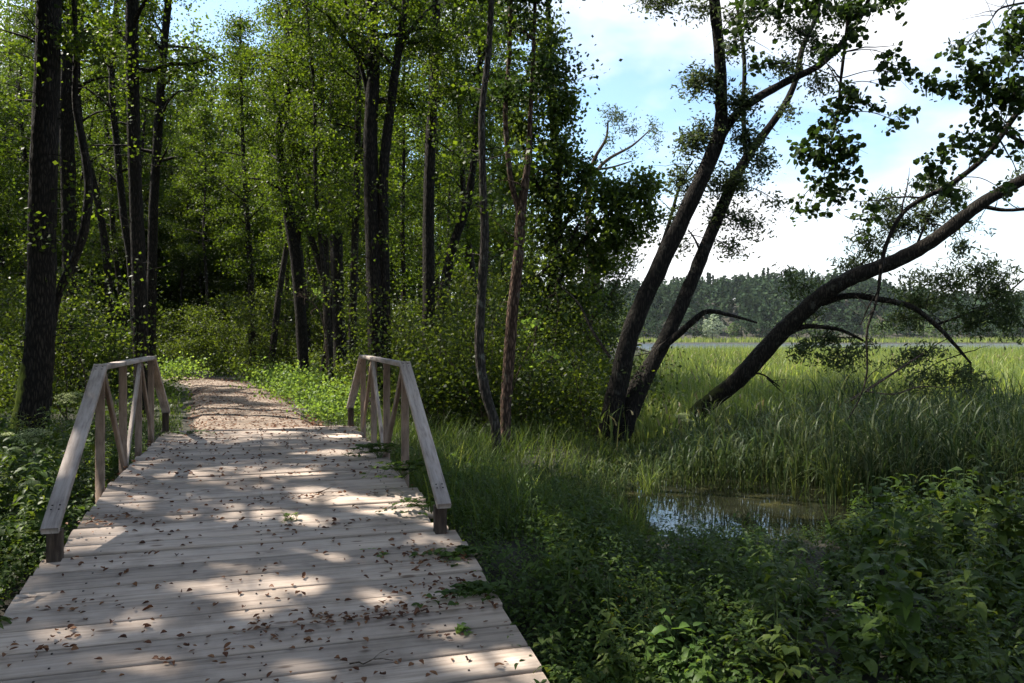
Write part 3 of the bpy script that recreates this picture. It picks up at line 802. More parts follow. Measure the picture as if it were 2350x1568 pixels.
# -- unseen trees left, right and behind the view, added to block sun and sky
for x, y_, h, rC, nl in [(-9.6, 5.2, 17, 3.3, 26), (-13.5, 9.0, 18, 3.2, 26), (-7.8, 1.6, 16, 3.2, 26), (-12.4, 2.6, 18, 3.3, 26), (-17.5, 13, 19, 3.4, 24), (-16, 6.2, 19, 3.3, 24), (-6.2, -1.8, 16, 3.0, 22), (-10.8, -2.4, 18, 3.2, 22), (-11.2, 12.2, 17, 2.4, 20), (-20, 18, 19, 3.3, 24), (-3.0, -5.5, 15, 3.2, 22), (2.2, -4.5, 15, 3.4, 22), (6.4, -.5, 14, 3.4, 22), (9.0, 3.4, 13, 3.2, 20), (-23, 8, 19, 3.4, 24), (-26, 15, 19, 3.4, 24), (-8.3, 9.2, 18, 3.3, 26), (-6.3, 8.1, 17, 3.2, 26)]:
    z = float(ground_z(x, y_))
    t = np.linspace(0, 1, 7)[:, None]
    P = np.array([x, y_, z]) + t * np.array([R.normal(0, .5), R.normal(0, .4), h])
    S, rr = smooth_path(*root_flare(P, .2 * (1 - .8 * t[:, 0])), 4)
    mt = MB(); ml = MB(); tube(mt, S, rr, 8, .03)
    C = crown_limbs(mt, S, 7.6 if x > -9 and y_ > 6 else 4.5, S[-1][2] - .2, nl, rC, .06, 10, .45, 135)
    leaf_quads(ml, open_up(C), .125, .85)
    finish_tree('forest_tree', 'tall leafy tree out of view, added to shade the boardwalk', 'tree', 'unseen trees added to shade the boardwalk', P[0], mt, M_BARK, ml, M_FOREST)

# -- foliage placed clump by clump on hand-drawn skeletons
def twigs_to(mt, ml, skel, clumps, leaf, size, twig_r=.006, per=9, sag=.06, aspect=.85, up=.5, droop=-.4, opened=True, jit=1.0, mult=1.0):
    """clumps: (px, py, rx, ry, Y, n). Twigs run from the nearest point of SKEL into each clump and carry the leaves."""
    for (px, py, rx, ry, Yc, n) in clumps:
        n = n * mult
        nt_ = max(1, int(n / per))
        c0 = at(px, py, Yc)
        d = np.linalg.norm(skel - c0, axis=1)
        near = np.argsort(d)[:6]
        hub = c0 + R.normal(0, .12, 3) * np.array([rx, rx, ry]) / F * Yc
        st = skel[near[0]]
        mid = (st + hub) / 2 + np.array([0, 0, .1]) * np.linalg.norm(st - hub)
        Ph, _ = smooth_path(np.array([st, mid, hub]), np.ones(3), 4)
        L0 = np.linalg.norm(st - hub)
        tube(mt, Ph, np.linspace(twig_r * (1.2 + L0 * .8), twig_r, len(Ph)), 4)
        for k in range(nt_):
            a = R.uniform(0, 6.28); q = math.sqrt(R.random())
            e = at(px + math.cos(a) * q * rx, py + math.sin(a) * q * ry, Yc + R.normal(0, .45) * rx / F * Yc)
            s = Ph[R.integers(len(Ph) // 2, len(Ph))]
            m2 = (s + e) / 2 + np.array([0, 0, 1]) * sag * np.linalg.norm(s - e) + R.normal(0, .03, 3)
            Pt, _ = smooth_path(np.array([s, m2, e]), np.ones(3), 4)
            tube(mt, Pt, np.linspace(twig_r * .8, twig_r * .3, len(Pt)), 3)
            m = max(2, int(per * R.uniform(.6, 1.4)))
            t = R.uniform(.25, 1.0, m) * (len(Pt) - 1.01); ti = t.astype(int); f = (t - ti)[:, None]
            C = Pt[ti] * (1 - f) + Pt[ti + 1] * f + R.normal(0, size * .6 * jit, (m, 3))
            if opened: C = open_up(C)
            leaf(ml, C, size, aspect, up, droop)

def hand_tree(name, label, cat, Yb, stems, bark, clumps, leafm, leaf=leaf_hex, size=.065, aspect=.85, group=None, per=9, sides=11, foot=True, dead=(), twig_r=.006, up=.25, droop=-.4, jit=1.0, mult=1.0, slim=1.0):
    """stems: (points, widths, depth change). dead: bare branches that become their own part."""
    mt = MB(); ml = MB(); sk = []
    base = None
    for i, st in enumerate(stems):
        pts, ws = st[0], st[1]; dY = st[2] if len(st) > 2 else 0.0; y0 = st[3] if len(st) > 3 else 0.0
        P = np.array([at(x, y_, Yb + y0 + dY * k / (len(pts) - 1)) for k, (x, y_) in enumerate(pts)])
        r = np.array([w / 2 / F * (Yb + y0) for w in ws]) * slim
        if base is None: base = P[0]
        if i == 0 and foot: P, r = root_flare(P, r, .25)
        S, rr = smooth_path(P, r, 6)
        tube(mt, S, rr, sides if ws[0] > 18 else 6, .045)
        if i and ws[0] < 24:                                  # side twigs along the thinner limbs
            for q in range(7):
                k = int(R.integers(len(S) // 4, len(S))); limb(mt, S[k], R.uniform(0, 6.28), rad(R.uniform(-50, 60)), R.uniform(.25, 1.0), min(.012, rr[k] * .6), .15, 4, 5)
        sk.append(S)
    SK = np.concatenate(sk)
    twigs_to(mt, ml, SK, clumps, leaf, size, twig_r, per, .06, aspect, up, droop, jit=jit, mult=mult)
    root = finish_tree(name, label, cat, group, base, mt, bark, ml, leafm)
    for pts, ws, dY in dead:
        mb = MB()
        P = np.array([at(x, y_, Yb + dY * k / (len(pts) - 1)) for k, (x, y_) in enumerate(pts)]); r = np.array([w / 2 / F * Yb for w in ws])
        S, rr = smooth_path(P, r, 5); tube(mb, S, rr, 7, .06)
        for k in range(4):
            p = S[R.integers(len(S) // 3, len(S))]
            limb(mb, p, R.uniform(0, 6.28), rad(R.uniform(-20, 50)), R.uniform(.15, .6), .008, .05, 4, 4)
        mb.build('dead_branch', bark, root, origin=base, smooth=True)
    return root

# the two leaning stems at the edge of the reeds
hand_tree('twin_stem_alder', 'two dark leaning stems from one foot at the edge of the reed bed', 'tree', 15.4,
    [([(1392, 1030), (1402, 970), (1420, 880), (1455, 745), (1518, 605), (1592, 450), (1648, 320), (1656, 240), (1652, 130), (1640, 0), (1632, -120), (1640, -340)], [64, 56, 50, 46, 43, 40, 36, 30, 28, 27, 24, 12], -.5),
     ([(1425, 1010), (1455, 930), (1490, 850), (1540, 752), (1590, 640), (1628, 545), (1680, 425), (1722, 350), (1790, 258), (1824, 190), (1842, 110), (1872, 40), (1890, -60), (1900, -260)], [44, 42, 40, 38, 35, 33, 29, 24, 18, 16, 14, 12, 9, 5], .8),
     ([(1650, 320), (1682, 272), (1722, 236), (1800, 190), (1880, 150), (1938, 92), (1985, 20), (2010, -60)], [26, 23, 21, 18, 16, 13, 10, 8], -1.2),
     ([(1712, 368), (1706, 260), (1708, 140), (1694, 30), (1680, -60)], [12, 11, 10, 8, 7], .3),
     ([(1418, 960), (1455, 880), (1500, 810)], [22, 20, 14], .4),
     ([(1444, 770), (1472, 690), (1500, 610), (1533, 520), (1562, 420), (1590, 370)], [13, 11, 10, 9, 7, 4], .5),
     ([(1612, 590), (1596, 552), (1580, 528)], [7, 5, 3], .2)],
    M_BARK_WET,
    [(1500, 15, 70, 25, 15, 130), (1600, 20, 60, 35, 15, 70), (1600, 180, 50, 30, 15, 90), (1585, 195, 40, 40, 15.4, 70), (1690, 40, 60, 40, 14, 60), (1745, 30, 60, 45, 14, 70), (1690, 110, 40, 40, 14.5, 55),
     (1700, 240, 50, 50, 15, 160), (1640, 200, 40, 40, 15, 70), (1710, 320, 60, 50, 15, 150), (1610, 310, 40, 45, 15.2, 90), (1580, 340, 40, 50, 15.4, 130), (1640, 420, 50, 50, 15.6, 130), (1700, 420, 50, 50, 15.5, 130), (1755, 380, 40, 50, 15.8, 100),
     (1570, 420, 50, 50, 15.6, 130), (1660, 500, 60, 40, 15.8, 100), (1715, 520, 60, 40, 15.8, 110), (1685, 575, 40, 28, 15.8, 70), (1560, 500, 30, 40, 15.6, 60), (1780, 470, 30, 30, 15.8, 35), (1570, 570, 20, 20, 15.5, 20),
     (1800, 150, 60, 30, 15, 90), (1870, 110, 40, 40, 15, 90), (1830, 60, 60, 50, 15, 130), (1930, 30, 60, 40, 14.5, 110), (1880, 200, 40, 40, 15, 70), (1810, 260, 25, 40, 15.5, 40), (1470, 870, 60, 50, 15.6, 60),
     (1640, -130, 200, 90, 15, 420), (1560, -220, 200, 110, 15.4, 420), (1760, -210, 220, 120, 14.6, 460), (1920, -160, 200, 100, 14.2, 420), (1660, -380, 260, 140, 15, 520), (1860, -360, 220, 120, 14.6, 420), (2040, -260, 160, 100, 14, 300)],
    M_WILLOW, size=.08, aspect=.42, per=14, mult=5.5, jit=1.9, slim=.92, dead=[([(1512, 806), (1556, 768), (1590, 738), (1622, 716), (1668, 722), (1738, 741)], [18, 16, 14, 12, 8, 4], -.6), ([(1400, 820), (1360, 760), (1330, 700), (1290, 660)], [8, 7, 5, 3], .5)])

# the long leaning willow over the reeds
hand_tree('leaning_willow', 'long mossy trunk leaning far to the right over the reeds', 'tree', 17.5,
    [([(1556, 985), (1612, 938), (1655, 904), (1705, 860), (1787, 770), (1848, 712), (1901, 668), (1962, 634), (2060, 597), (2150, 546), (2245, 472), (2350, 412), (2450, 360), (2580, 270), (2700, 210), (2800, 190)], [44, 46, 46, 46, 45, 43, 41, 39, 36, 33, 30, 27, 24, 18, 11, 5], -3.2),
     ([(1786, 778), (1838, 752), (1880, 750), (1930, 758), (1982, 782)], [18, 15, 13, 10, 6], -.5, -.9),
     ([(1884, 696), (1945, 679), (2010, 686), (2090, 704), (2150, 748), (2190, 790), (2228, 834)], [20, 17, 16, 14, 12, 9, 5], -1.0, -1.1),
     ([(2246, 472), (2300, 482), (2350, 480), (2420, 470)], [13, 10, 9, 7], -.5, -1.8),
     ([(2150, 745), (2220, 720), (2290, 690), (2350, 640)], [7, 6, 5, 4], .5, -1.2),
     ([(2100, 572), (2130, 500), (2160, 440)], [7, 6, 4], .2, -1.5), ([(1950, 625), (1985, 600), (2010, 575)], [7, 5, 3], .2, -1.0)],
    M_BARK_WMOSS,
    [(2050, 520, 90, 50, 16.4, 300), (1990, 560, 60, 50, 16.4, 200), (1960, 610, 60, 40, 16.5, 130), (2130, 500, 70, 60, 16.2, 220), (2190, 470, 60, 60, 16, 150), (2150, 430, 80, 30, 16.2, 160), (2030, 470, 60, 40, 16.4, 150), (2340, 400, 40, 50, 15.5, 60), (2240, 540, 50, 20, 15.8, 25),
     (2180, 640, 140, 50, 16.4, 380), (2280, 650, 90, 70, 16, 380), (2120, 680, 110, 50, 16.6, 300), (2230, 740, 120, 60, 16.2, 380), (2060, 740, 70, 40, 16.6, 170), (2330, 740, 60, 80, 16, 220), (2250, 610, 60, 30, 16, 110), (2220, 585, 40, 30, 16, 80),
     (1900, 790, 80, 26, 16.6, 170), (1930, 835, 80, 28, 16.4, 190), (1850, 820, 50, 26, 16.8, 90), (2100, 830, 110, 40, 16.2, 220), (2180, 880, 110, 50, 16, 260), (2080, 900, 60, 40, 16.2, 110), (2230, 930, 60, 60, 16, 130), (1840, 660, 60, 50, 17, 120), (1800, 640, 40, 40, 17.2, 60), (1860, 720, 40, 24, 17, 60), (2000, 800, 50, 30, 16.5, 70), (2480, 330, 110, 90, 14.8, 240), (2620, 250, 120, 90, 14.5, 240), (2750, 200, 110, 90, 14.4, 220), (2560, 420, 100, 80, 14.8, 160)],
    M_WILLOW, size=.105, aspect=.28, per=20, mult=3.4, slim=.86, twig_r=.005, droop=-.7, dead=[([(1775, 880), (1760, 868), (1800, 905)], [4, 3, 2], 0), ([(1700, 868), (1745, 858), (1790, 888)], [5, 4, 2], -.3)])

# a bare dead branch lying in the reeds
def bare_branch(name, label, cat, segs, Yb, bark, twigs=5):
    mb = MB(); b = None
    for pts, ws in segs:
        P = np.array([at(x, y_, Yb + .002 * (x - pts[0][0])) for x, y_ in pts]); b = P[0] if b is None else b
        S, rr = smooth_path(P, np.array(ws) / 2 / F * Yb, 5); tube(mb, S, rr, 6, .05)
        for k in range(twigs): limb(mb, S[R.integers(2, len(S))], R.uniform(0, 6.28), rad(R.uniform(-10, 60)), R.uniform(.2, .8), .006, .1, 4, 4)
    return tag(mb.build(name, bark, None, origin=b, smooth=True), label, cat)
bare_branch('dead_branch', 'pale bare forked branch lying fallen across the reeds', 'branch', [([(1840, 990), (1900, 950), (1985, 898), (2060, 850), (2120, 810)], [8, 8, 7, 5, 3]), ([(1985, 898), (2050, 905), (2110, 888), (2180, 890)], [5, 4, 3, 2]), ([(1900, 950), (1980, 930), (2040, 915)], [4, 3, 2])], 14.5, M_TWIG, 2)

# the alder leaning in from the right, with big round leaves against the sky
hand_tree('overhanging_alder', 'dark alder branch with big round leaves hanging in from the right edge', 'tree', 8.6,
    [([(2760, 1290), (2740, 900), (2690, 500), (2600, 150), (2500, -200), (2420, -500)], [46, 42, 36, 30, 24, 18], -.4),
     ([(2640, 300), (2500, 130), (2400, 180), (2345, 245), (2265, 355), (2180, 425), (2120, 455), (2070, 492), (2035, 560), (2022, 620), (2012, 690), (1990, 760), (1990, 850), (1975, 910), (1945, 965)], [18, 17, 15, 14, 13, 12, 11, 10, 9, 8, 6, 5, 4, 3, 2], -.6),
     ([(2022, 660), (1995, 700), (1975, 745)], [4, 3, 2], .1, -.5),
     ([(2300, 300), (2350, 330), (2420, 360)], [9, 8, 6], 0.2, -.3),
     ([(2480, -100), (2320, -60), (2180, -40), (2060, -30), (1960, -20), (1850, -40)], [16, 14, 12, 10, 8, 6], -.2),
     ([(1950, -20), (1944, 60), (1930, 180), (1922, 260), (1905, 340), (1890, 410)], [9, 8, 7, 6, 4, 2], .1, -.2),
     ([(2390, 0), (2300, 18), (2275, 45)], [6, 5, 2], 0, -.2), ([(2330, 10), (2310, 30), (2295, 70)], [4, 3, 2], 0, -.2)],
    M_BARK,
    [(2240, 170, 90, 50, 8.2, 130), (2280, 230, 90, 50, 8.2, 120), (2210, 120, 70, 25, 8.2, 50), (2330, 120, 60, 90, 8, 150), (2360, 60, 60, 60, 8, 90), (2330, 220, 50, 60, 8.1, 80), (2150, 200, 60, 35, 8.3, 65), (2090, 180, 70, 35, 8.3, 60),
     (2220, 330, 80, 45, 8.2, 90), (2140, 385, 60, 45, 8.2, 62), (2280, 300, 40, 30, 8.1, 35), (2060, 130, 40, 30, 8.3, 30), (2060, 270, 50, 45, 8.3, 30), (2250, 270, 50, 25, 8.2, 24), (2190, 440, 40, 30, 8.2, 34), (2140, 410, 30, 40, 8.2, 25), (2290, 440, 40, 22, 8.1, 20), (2340, 330, 30, 25, 8, 16), (2030, 195, 40, 20, 8.3, 18), (2000, 240, 40, 18, 8.3, 26),
     (1930, 250, 50, 35, 8.3, 75), (1905, 310, 60, 45, 8.3, 75), (1940, 340, 60, 45, 8.3, 70), (1880, 370, 70, 45, 8.3, 85), (1950, 395, 60, 40, 8.3, 60), (1845, 345, 40, 35, 8.3, 38), (1880, 430, 60, 30, 8.3, 48), (1860, 490, 45, 28, 8.3, 34), (1940, 470, 50, 45, 8.4, 45), (1990, 500, 50, 45, 8.5, 50), (1815, 500, 25, 22, 8.4, 12), (1960, 210, 40, 25, 8.3, 40),
     (1860, 20, 70, 26, 8.3, 90), (1960, 20, 70, 24, 8.3, 90), (2040, 10, 70, 18, 8.3, 60), (1790, 30, 40, 26, 8.3, 40), (1950, 90, 60, 30, 8.3, 55), (1900, 120, 40, 25, 8.3, 35), (1720, 30, 60, 30, 8.4, 45), (1690, 100, 40, 30, 8.4, 40), (1715, 150, 30, 30, 8.4, 30), (2060, 45, 30, 12, 8.3, 8), (1770, 100, 25, 20, 8.4, 12)],
    M_ALDER, size=.066, aspect=.9, per=9, mult=1.9, twig_r=.0035, sides=10)

# the leafy trees where the forest meets the reeds
def dome(specs):
    return specs
hand_tree('broad_leafy_tree', 'broad dark green leafy tree at the right end of the forest', 'tree', 22,
    [([(1255, 960), (1262, 800), (1272, 620), (1280, 450), (1270, 280), (1262, 120), (1258, 0), (1255, -120)], [30, 28, 25, 22, 18, 14, 11, 8], .5),
     ([(1268, 690), (1310, 590), (1360, 530), (1420, 470), (1480, 430)], [13, 12, 10, 8, 5], -.5), ([(1150, 690), (1240, 630), (1300, 565), (1330, 510)], [8, 9, 8, 6], -.6), ([(1274, 560), (1330, 450), (1370, 360)], [12, 9, 5], .6), ([(1276, 500), (1220, 400), (1190, 300)], [12, 9, 5], .6), ([(1262, 760), (1320, 700), (1380, 660)], [10, 8, 5], .3), ([(1270, 800), (1190, 700), (1150, 620)], [10, 7, 4], .3)],
    M_BARK,
    [(1250, 100, 50, 90, 21, 700), (1240, 200, 70, 80, 22, 800), (1290, 260, 60, 60, 22, 700), (1210, 300, 70, 80, 22.5, 800), (1290, 350, 70, 60, 22, 900), (1240, 420, 90, 70, 22.3, 1000), (1340, 400, 50, 50, 22, 500), (1300, 470, 90, 60, 22, 1100), (1390, 450, 60, 50, 21.6, 700), (1450, 460, 70, 50, 21.4, 750), (1420, 520, 70, 45, 21.5, 700), (1340, 550, 90, 50, 22, 900), (1240, 540, 80, 70, 22.3, 900), (1290, 620, 90, 60, 22, 900), (1380, 600, 50, 40, 22, 350), (1220, 650, 80, 70, 22.5, 800), (1320, 700, 90, 60, 22.3, 900), (1250, 760, 90, 70, 22, 900), (1160, 420, 60, 80, 23, 500), (1150, 560, 60, 80, 23, 500), (1480, 420, 50, 34, 21.4, 420), (1500, 500, 40, 30, 21.3, 260), (1470, 560, 50, 26, 21.4, 260), (1420, 570, 50, 30, 21.6, 300), (1320, 220, 30, 30, 22, 160), (1130, 230, 50, 60, 23, 350), (1200, 50, 60, 60, 22, 350)],
    M_EDGE, leaf=leaf_quads, size=.115, aspect=.75, per=22, jit=1.9, mult=1.7)
hand_tree('grey_willow', 'bushy grey green willow below the leafy tree, in front of the far wood', 'tree', 26,
    [([(1330, 905), (1340, 780), (1355, 680), (1372, 600), (1400, 540)], [34, 32, 30, 28, 26], 0), ([(1345, 740), (1395, 690), (1420, 640)], [14, 11, 7], .4), ([(1340, 800), (1290, 700), (1270, 640)], [14, 11, 7], .4), ([(1372, 780), (1390, 820), (1410, 870)], [14, 12, 9], -.5)],
    M_BARK_RED,
    [(1390, 620, 50, 50, 26, 420), (1350, 690, 70, 60, 26, 700), (1400, 700, 50, 60, 26, 500), (1440, 600, 40, 40, 26, 160), (1300, 720, 70, 60, 26.3, 700), (1330, 790, 90, 60, 26, 900), (1260, 800, 70, 70, 26.5, 700), (1400, 780, 40, 40, 26, 260), (1300, 860, 90, 50, 25.6, 800), (1380, 860, 60, 40, 25.6, 400), (1420, 560, 50, 40, 26, 180), (1220, 860, 60, 60, 26, 500), (1440, 650, 30, 30, 26, 80)],
    M_WILLOW, leaf=leaf_quads, size=.125, aspect=.38, per=24, jit=1.8, droop=-.6, mult=2.4)
hand_tree('pale_willow', 'far pale feathery treetop standing against the white sky', 'tree', 48,
    [([(1345, 860), (1348, 700), (1352, 560), (1350, 440), (1362, 370), (1390, 320), (1395, 280)], [22, 19, 16, 13, 9, 6, 4], 0), ([(1350, 420), (1390, 370), (1450, 335), (1490, 300)], [10, 8, 5, 3], .8), ([(1352, 390), (1400, 385), (1450, 370)], [7, 5, 3], .5)],
    M_TWIG,
    [(1415, 265, 45, 32, 48, 420), (1440, 290, 30, 24, 48, 160), (1500, 305, 28, 38, 48.5, 230), (1400, 320, 40, 28, 48, 110), (1450, 350, 50, 24, 48.5, 120), (1505, 345, 18, 18, 48.5, 40), (1390, 350, 30, 30, 48, 60), (1430, 400, 60, 20, 48, 90)],
    M_WILLOW, leaf=leaf_quads, size=.22, aspect=.32, per=14, jit=1.4)
hand_tree('young_maple', 'bright green sapling with sunlit leaves beside the reddish trunk', 'sapling', 16.5,
    [([(1205, 985), (1212, 900), (1222, 820), (1230, 760), (1232, 720)], [5, 5, 4, 3, 2], 0), ([(1216, 860), (1250, 830), (1275, 815)], [3, 2, 2], 0)],
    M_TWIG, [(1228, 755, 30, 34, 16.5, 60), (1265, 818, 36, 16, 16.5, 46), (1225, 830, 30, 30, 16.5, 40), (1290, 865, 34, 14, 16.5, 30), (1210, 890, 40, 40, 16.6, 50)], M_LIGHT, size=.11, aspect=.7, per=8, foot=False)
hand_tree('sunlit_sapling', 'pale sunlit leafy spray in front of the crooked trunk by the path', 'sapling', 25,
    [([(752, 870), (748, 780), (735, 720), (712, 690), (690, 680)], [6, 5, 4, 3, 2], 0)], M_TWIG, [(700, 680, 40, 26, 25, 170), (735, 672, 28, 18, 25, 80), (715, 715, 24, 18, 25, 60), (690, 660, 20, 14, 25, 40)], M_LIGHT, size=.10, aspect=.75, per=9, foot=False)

# ------------------------------------------------------------------ shrubs under the trees
def shrub_at(x, y_, h, w, n, size, label, group, leafm=M_SHRUB, name='shrub', quads=True):
    z = float(ground_z(x, y_)); b = np.array([x, y_, z])
    mt = MB(); ml = MB(); C = []
    k = int(R.integers(4, 8))
    for i in range(k):
        P = limb(mt, b + R.normal(0, .12, 3) * [1, 1, 0] - [0, 0, .08], R.uniform(0, 6.28), rad(R.uniform(48, 88)), h * R.uniform(.6, 1.05), .022, .12, 5, 6)
        for j in range(9):
            t = R.uniform(.15, 1) * (len(P) - 1.01); q = int(t)
            c = P[q] * (1 - t + q) + P[q + 1] * (t - q)
            c = c + R.normal(0, .32, 3) * [w, w, .35 * w]
            C.append(c + R.normal(0, 1, (max(3, int(n / k / 9 * R.uniform(.5, 1.5))), 3)) * [.20 * w + .08, .20 * w + .08, .10 * w + .06])
    C = np.concatenate(C)
    gz = ground_z(C[:, 0], C[:, 1]); C = C[C[:, 2] > gz + .02]
    C = open_up(C)
    (leaf_quads if quads else leaf_hex)(ml, C, size, .7)
    root = tag(empty(name, b), label, 'shrub', group)
    mt.build('stem', M_TWIG, root, origin=b); ml.build('foliage', leafm, root, origin=b)
    return root
for i in range(22):
    Yb = R.uniform(15.5, 22); px = 985 + 18.5 * i + R.uniform(-14, 14)
    shrub_at((px - CX) / F * Yb, Yb, R.uniform(1.0, 3.4), R.uniform(.9, 1.6), 2400, .078, 'dark leafy shrub at the forest edge between the right railing and the leaning stems', 'shrubs at the forest edge')
cnt = 0; tries = 0
spots = []
while cnt < 125 and tries < 8000:
    tries += 1
    Yb = 15 + 47 * R.random() ** .9
    px = R.uniform(-150, 1340)
    x = (px - CX) / F * Yb
    d, hw = path_dist(np.array([x]), np.array([Yb]))
    if d[0] < hw[0] + 1.4 or marsh(x, Yb) > -.8: continue
    lx, ly = bridge_local(np.array([x, Yb, 0]))
    if -1.6 < lx < BW + 1.8 and ly < 12: continue
    if any(math.hypot(x - a, Yb - b) < 1.3 for a, b in spots): continue
    if Yb < 19 and px > 350 and px < 1050: continue
    spots.append((x, Yb)); cnt += 1
    h = R.uniform(1.4, 6.6) * (.7 if Yb < 20 else 1)
    shrub_at(x, Yb, h, R.uniform(.9, 1.7), int(3400 * (1.2 if Yb > 30 else 1)), .062 + .0011 * Yb, 'leafy undergrowth shrub among the forest trunks, one of many alike', 'shrubs under the forest trees')
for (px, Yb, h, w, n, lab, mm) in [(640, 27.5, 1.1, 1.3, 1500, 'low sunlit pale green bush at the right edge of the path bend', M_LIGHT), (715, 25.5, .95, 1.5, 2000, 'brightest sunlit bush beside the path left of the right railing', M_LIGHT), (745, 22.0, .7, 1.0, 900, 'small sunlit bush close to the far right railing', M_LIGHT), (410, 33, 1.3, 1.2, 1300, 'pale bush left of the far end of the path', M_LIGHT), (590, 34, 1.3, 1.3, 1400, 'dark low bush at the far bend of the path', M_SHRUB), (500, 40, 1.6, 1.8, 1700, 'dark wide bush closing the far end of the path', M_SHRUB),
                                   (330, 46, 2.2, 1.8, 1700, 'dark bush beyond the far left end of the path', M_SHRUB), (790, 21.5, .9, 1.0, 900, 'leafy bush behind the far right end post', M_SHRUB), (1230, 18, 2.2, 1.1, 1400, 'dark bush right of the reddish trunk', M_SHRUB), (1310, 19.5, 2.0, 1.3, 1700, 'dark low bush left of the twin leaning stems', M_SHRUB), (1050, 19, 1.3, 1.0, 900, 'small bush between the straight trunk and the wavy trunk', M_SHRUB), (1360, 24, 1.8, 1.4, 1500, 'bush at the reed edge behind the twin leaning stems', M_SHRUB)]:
    shrub_at((px - CX) / F * Yb, Yb, h, w, n, .075 + .001 * Yb, lab, None, mm, quads=False)

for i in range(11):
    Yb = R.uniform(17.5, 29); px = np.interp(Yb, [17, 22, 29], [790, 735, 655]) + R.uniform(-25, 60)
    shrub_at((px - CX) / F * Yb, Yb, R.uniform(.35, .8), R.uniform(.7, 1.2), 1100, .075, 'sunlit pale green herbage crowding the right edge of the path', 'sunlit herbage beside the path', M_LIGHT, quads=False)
# ------------------------------------------------------------------ the wood closing the view behind the forest
mb = MB(); ml = MB()
for k in range(400):
    Yb = R.uniform(66, 125); px = R.uniform(-350, 1230); x = (px - CX) / F * Yb
    if px > 780 and R.random() < .5: continue
    z = -.4; h = R.uniform(17, 27) + 5 * (px < 450)
    P = np.array([[x, Yb, z - .3], [x + R.normal(0, .3), Yb, z + h * .5], [x + R.normal(0, .6), Yb, z + h]])
    tube(mb, P, np.array([.2, .14, .04]) * R.uniform(.6, 1.2), 5)
    n = 1900 if px < 780 else 900
    zz = R.random(n) ** 1.05
    c = np.stack([x + R.normal(0, 1, n) * (1.3 + .7 * np.sin(zz * 9 + k)), Yb + R.normal(0, 1.4, n), z + .6 + zz * h], 1)
    leaf_quads(ml, c, .33, .8)
for V_, Q_ in zip(ml.V, ml.Q): pass
o = MB(); o.V, o.Q, o.n = mb.V + [v for v in ml.V], mb.Q + [q + mb.n for q in ml.Q], mb.n + ml.n
o.M = mb.M + [m_ + 1 for m_ in ml.M]
tag(o.build('distant_forest', [M_BARK_FAR, M_FOREST]), 'dense leafy depth of the forest behind the nearer trunks', 'forest', kind='stuff')

# ------------------------------------------------------------------ across the lake
def spire(ml, x, y_, z, h, w, n, size):
    t = R.random(n) ** .75; a = R.uniform(0, 6.28, n)
    r = w * (1 - t) ** .8 * (.55 + .45 * np.sin(t * 40)) * R.uniform(.5, 1, n)
    leaf_quads(ml, np.stack([x + r * np.cos(a), y_ + r * np.sin(a), z + h * (.08 + .92 * t)], 1), size, .6, .4, -.3)
def round_crown(ml, x, y_, z, h, w, n, size):
    d = rand_dirs(n); rr = R.uniform(.55, 1.0, (n, 1)) * (1 + .25 * np.sin(d[:, :1] * 5 + x) * np.cos(d[:, 2:] * 4))
    c = np.array([x, y_, z + h * .55]) + d * rr * [w, w, h * .48]
    leaf_quads(ml, c, size, .8, .5, -.1)
ml = MB()
for k in range(950):
    y_ = R.uniform(445, 640); x = R.uniform(.02, .78) * y_
    z = float(ground_z(x, y_)); h = R.uniform(11, 19)
    if R.random() < .22: spire(ml, x, y_, z, h * 1.12, R.uniform(3, 4.2), 120, 2.3)
    else: round_crown(ml, x, y_, z, h, R.uniform(3.2, 5), 130, 2.4)
tag(ml.build('far_wood', M_FAR), 'dark mixed wood on the hill across the lake', 'wood', kind='stuff')
far_specs = [(1635, 418, 13, 6, M_PALE, 'pale grey green tree standing out before the wood across the lake', 260)]
for k in range(26):
    far_specs.append((1390 + 40 * k + R.uniform(-14, 14), 424 + R.uniform(0, 12), R.uniform(8, 14), R.uniform(4, 6.5), M_FARD if R.random() < .6 else M_FAR, 'rounded broadleaf tree on the far lake shore before the dark wood', 150))
for i, (px, y_, h, w, mm, lab, n) in enumerate(far_specs):
    x = (px - CX) / F * y_; z = float(ground_z(x, y_))
    mt = MB(); ml = MB()
    tube(mt, np.array([[x, y_, z - .5], [x, y_, z + h * .4], [x, y_, z + h * .75]]), np.array([.35, .25, .08]), 6)
    for q in range(5): limb(mt, np.array([x, y_, z + h * .35]), q * 1.26, rad(45), h * .35, .12)
    round_crown(ml, x, y_, z, h, w, n * 2, 1.2)
    finish_tree('shore_tree', lab, 'tree', None if i == 0 else 'broadleaf trees on the far shore', np.array([x, y_, z]), mt, M_BARK_FAR, ml, mm)

# ------------------------------------------------------------------ reeds and grass
def scatter(n, f, y0, y1, p0, p1, pw=1.0):
    y_ = y0 + (y1 - y0) * R.random(n) ** pw; px = R.uniform(p0, p1, n); x = (px - CX) / F * y_
    k = f(x, y_)
    return np.stack([x[k], y_[k], ground_z(x[k], y_[k])], 1)
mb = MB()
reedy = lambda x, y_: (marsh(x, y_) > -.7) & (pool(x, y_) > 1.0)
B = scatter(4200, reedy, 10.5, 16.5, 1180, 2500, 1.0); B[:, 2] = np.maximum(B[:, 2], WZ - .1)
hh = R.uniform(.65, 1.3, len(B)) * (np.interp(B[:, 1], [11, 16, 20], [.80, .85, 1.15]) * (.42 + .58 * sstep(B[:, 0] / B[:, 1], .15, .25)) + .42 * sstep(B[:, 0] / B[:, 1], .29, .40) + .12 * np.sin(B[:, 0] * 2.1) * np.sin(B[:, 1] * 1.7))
blades(mb, B, hh, .014, R.uniform(.03, .22, len(B)), 4)
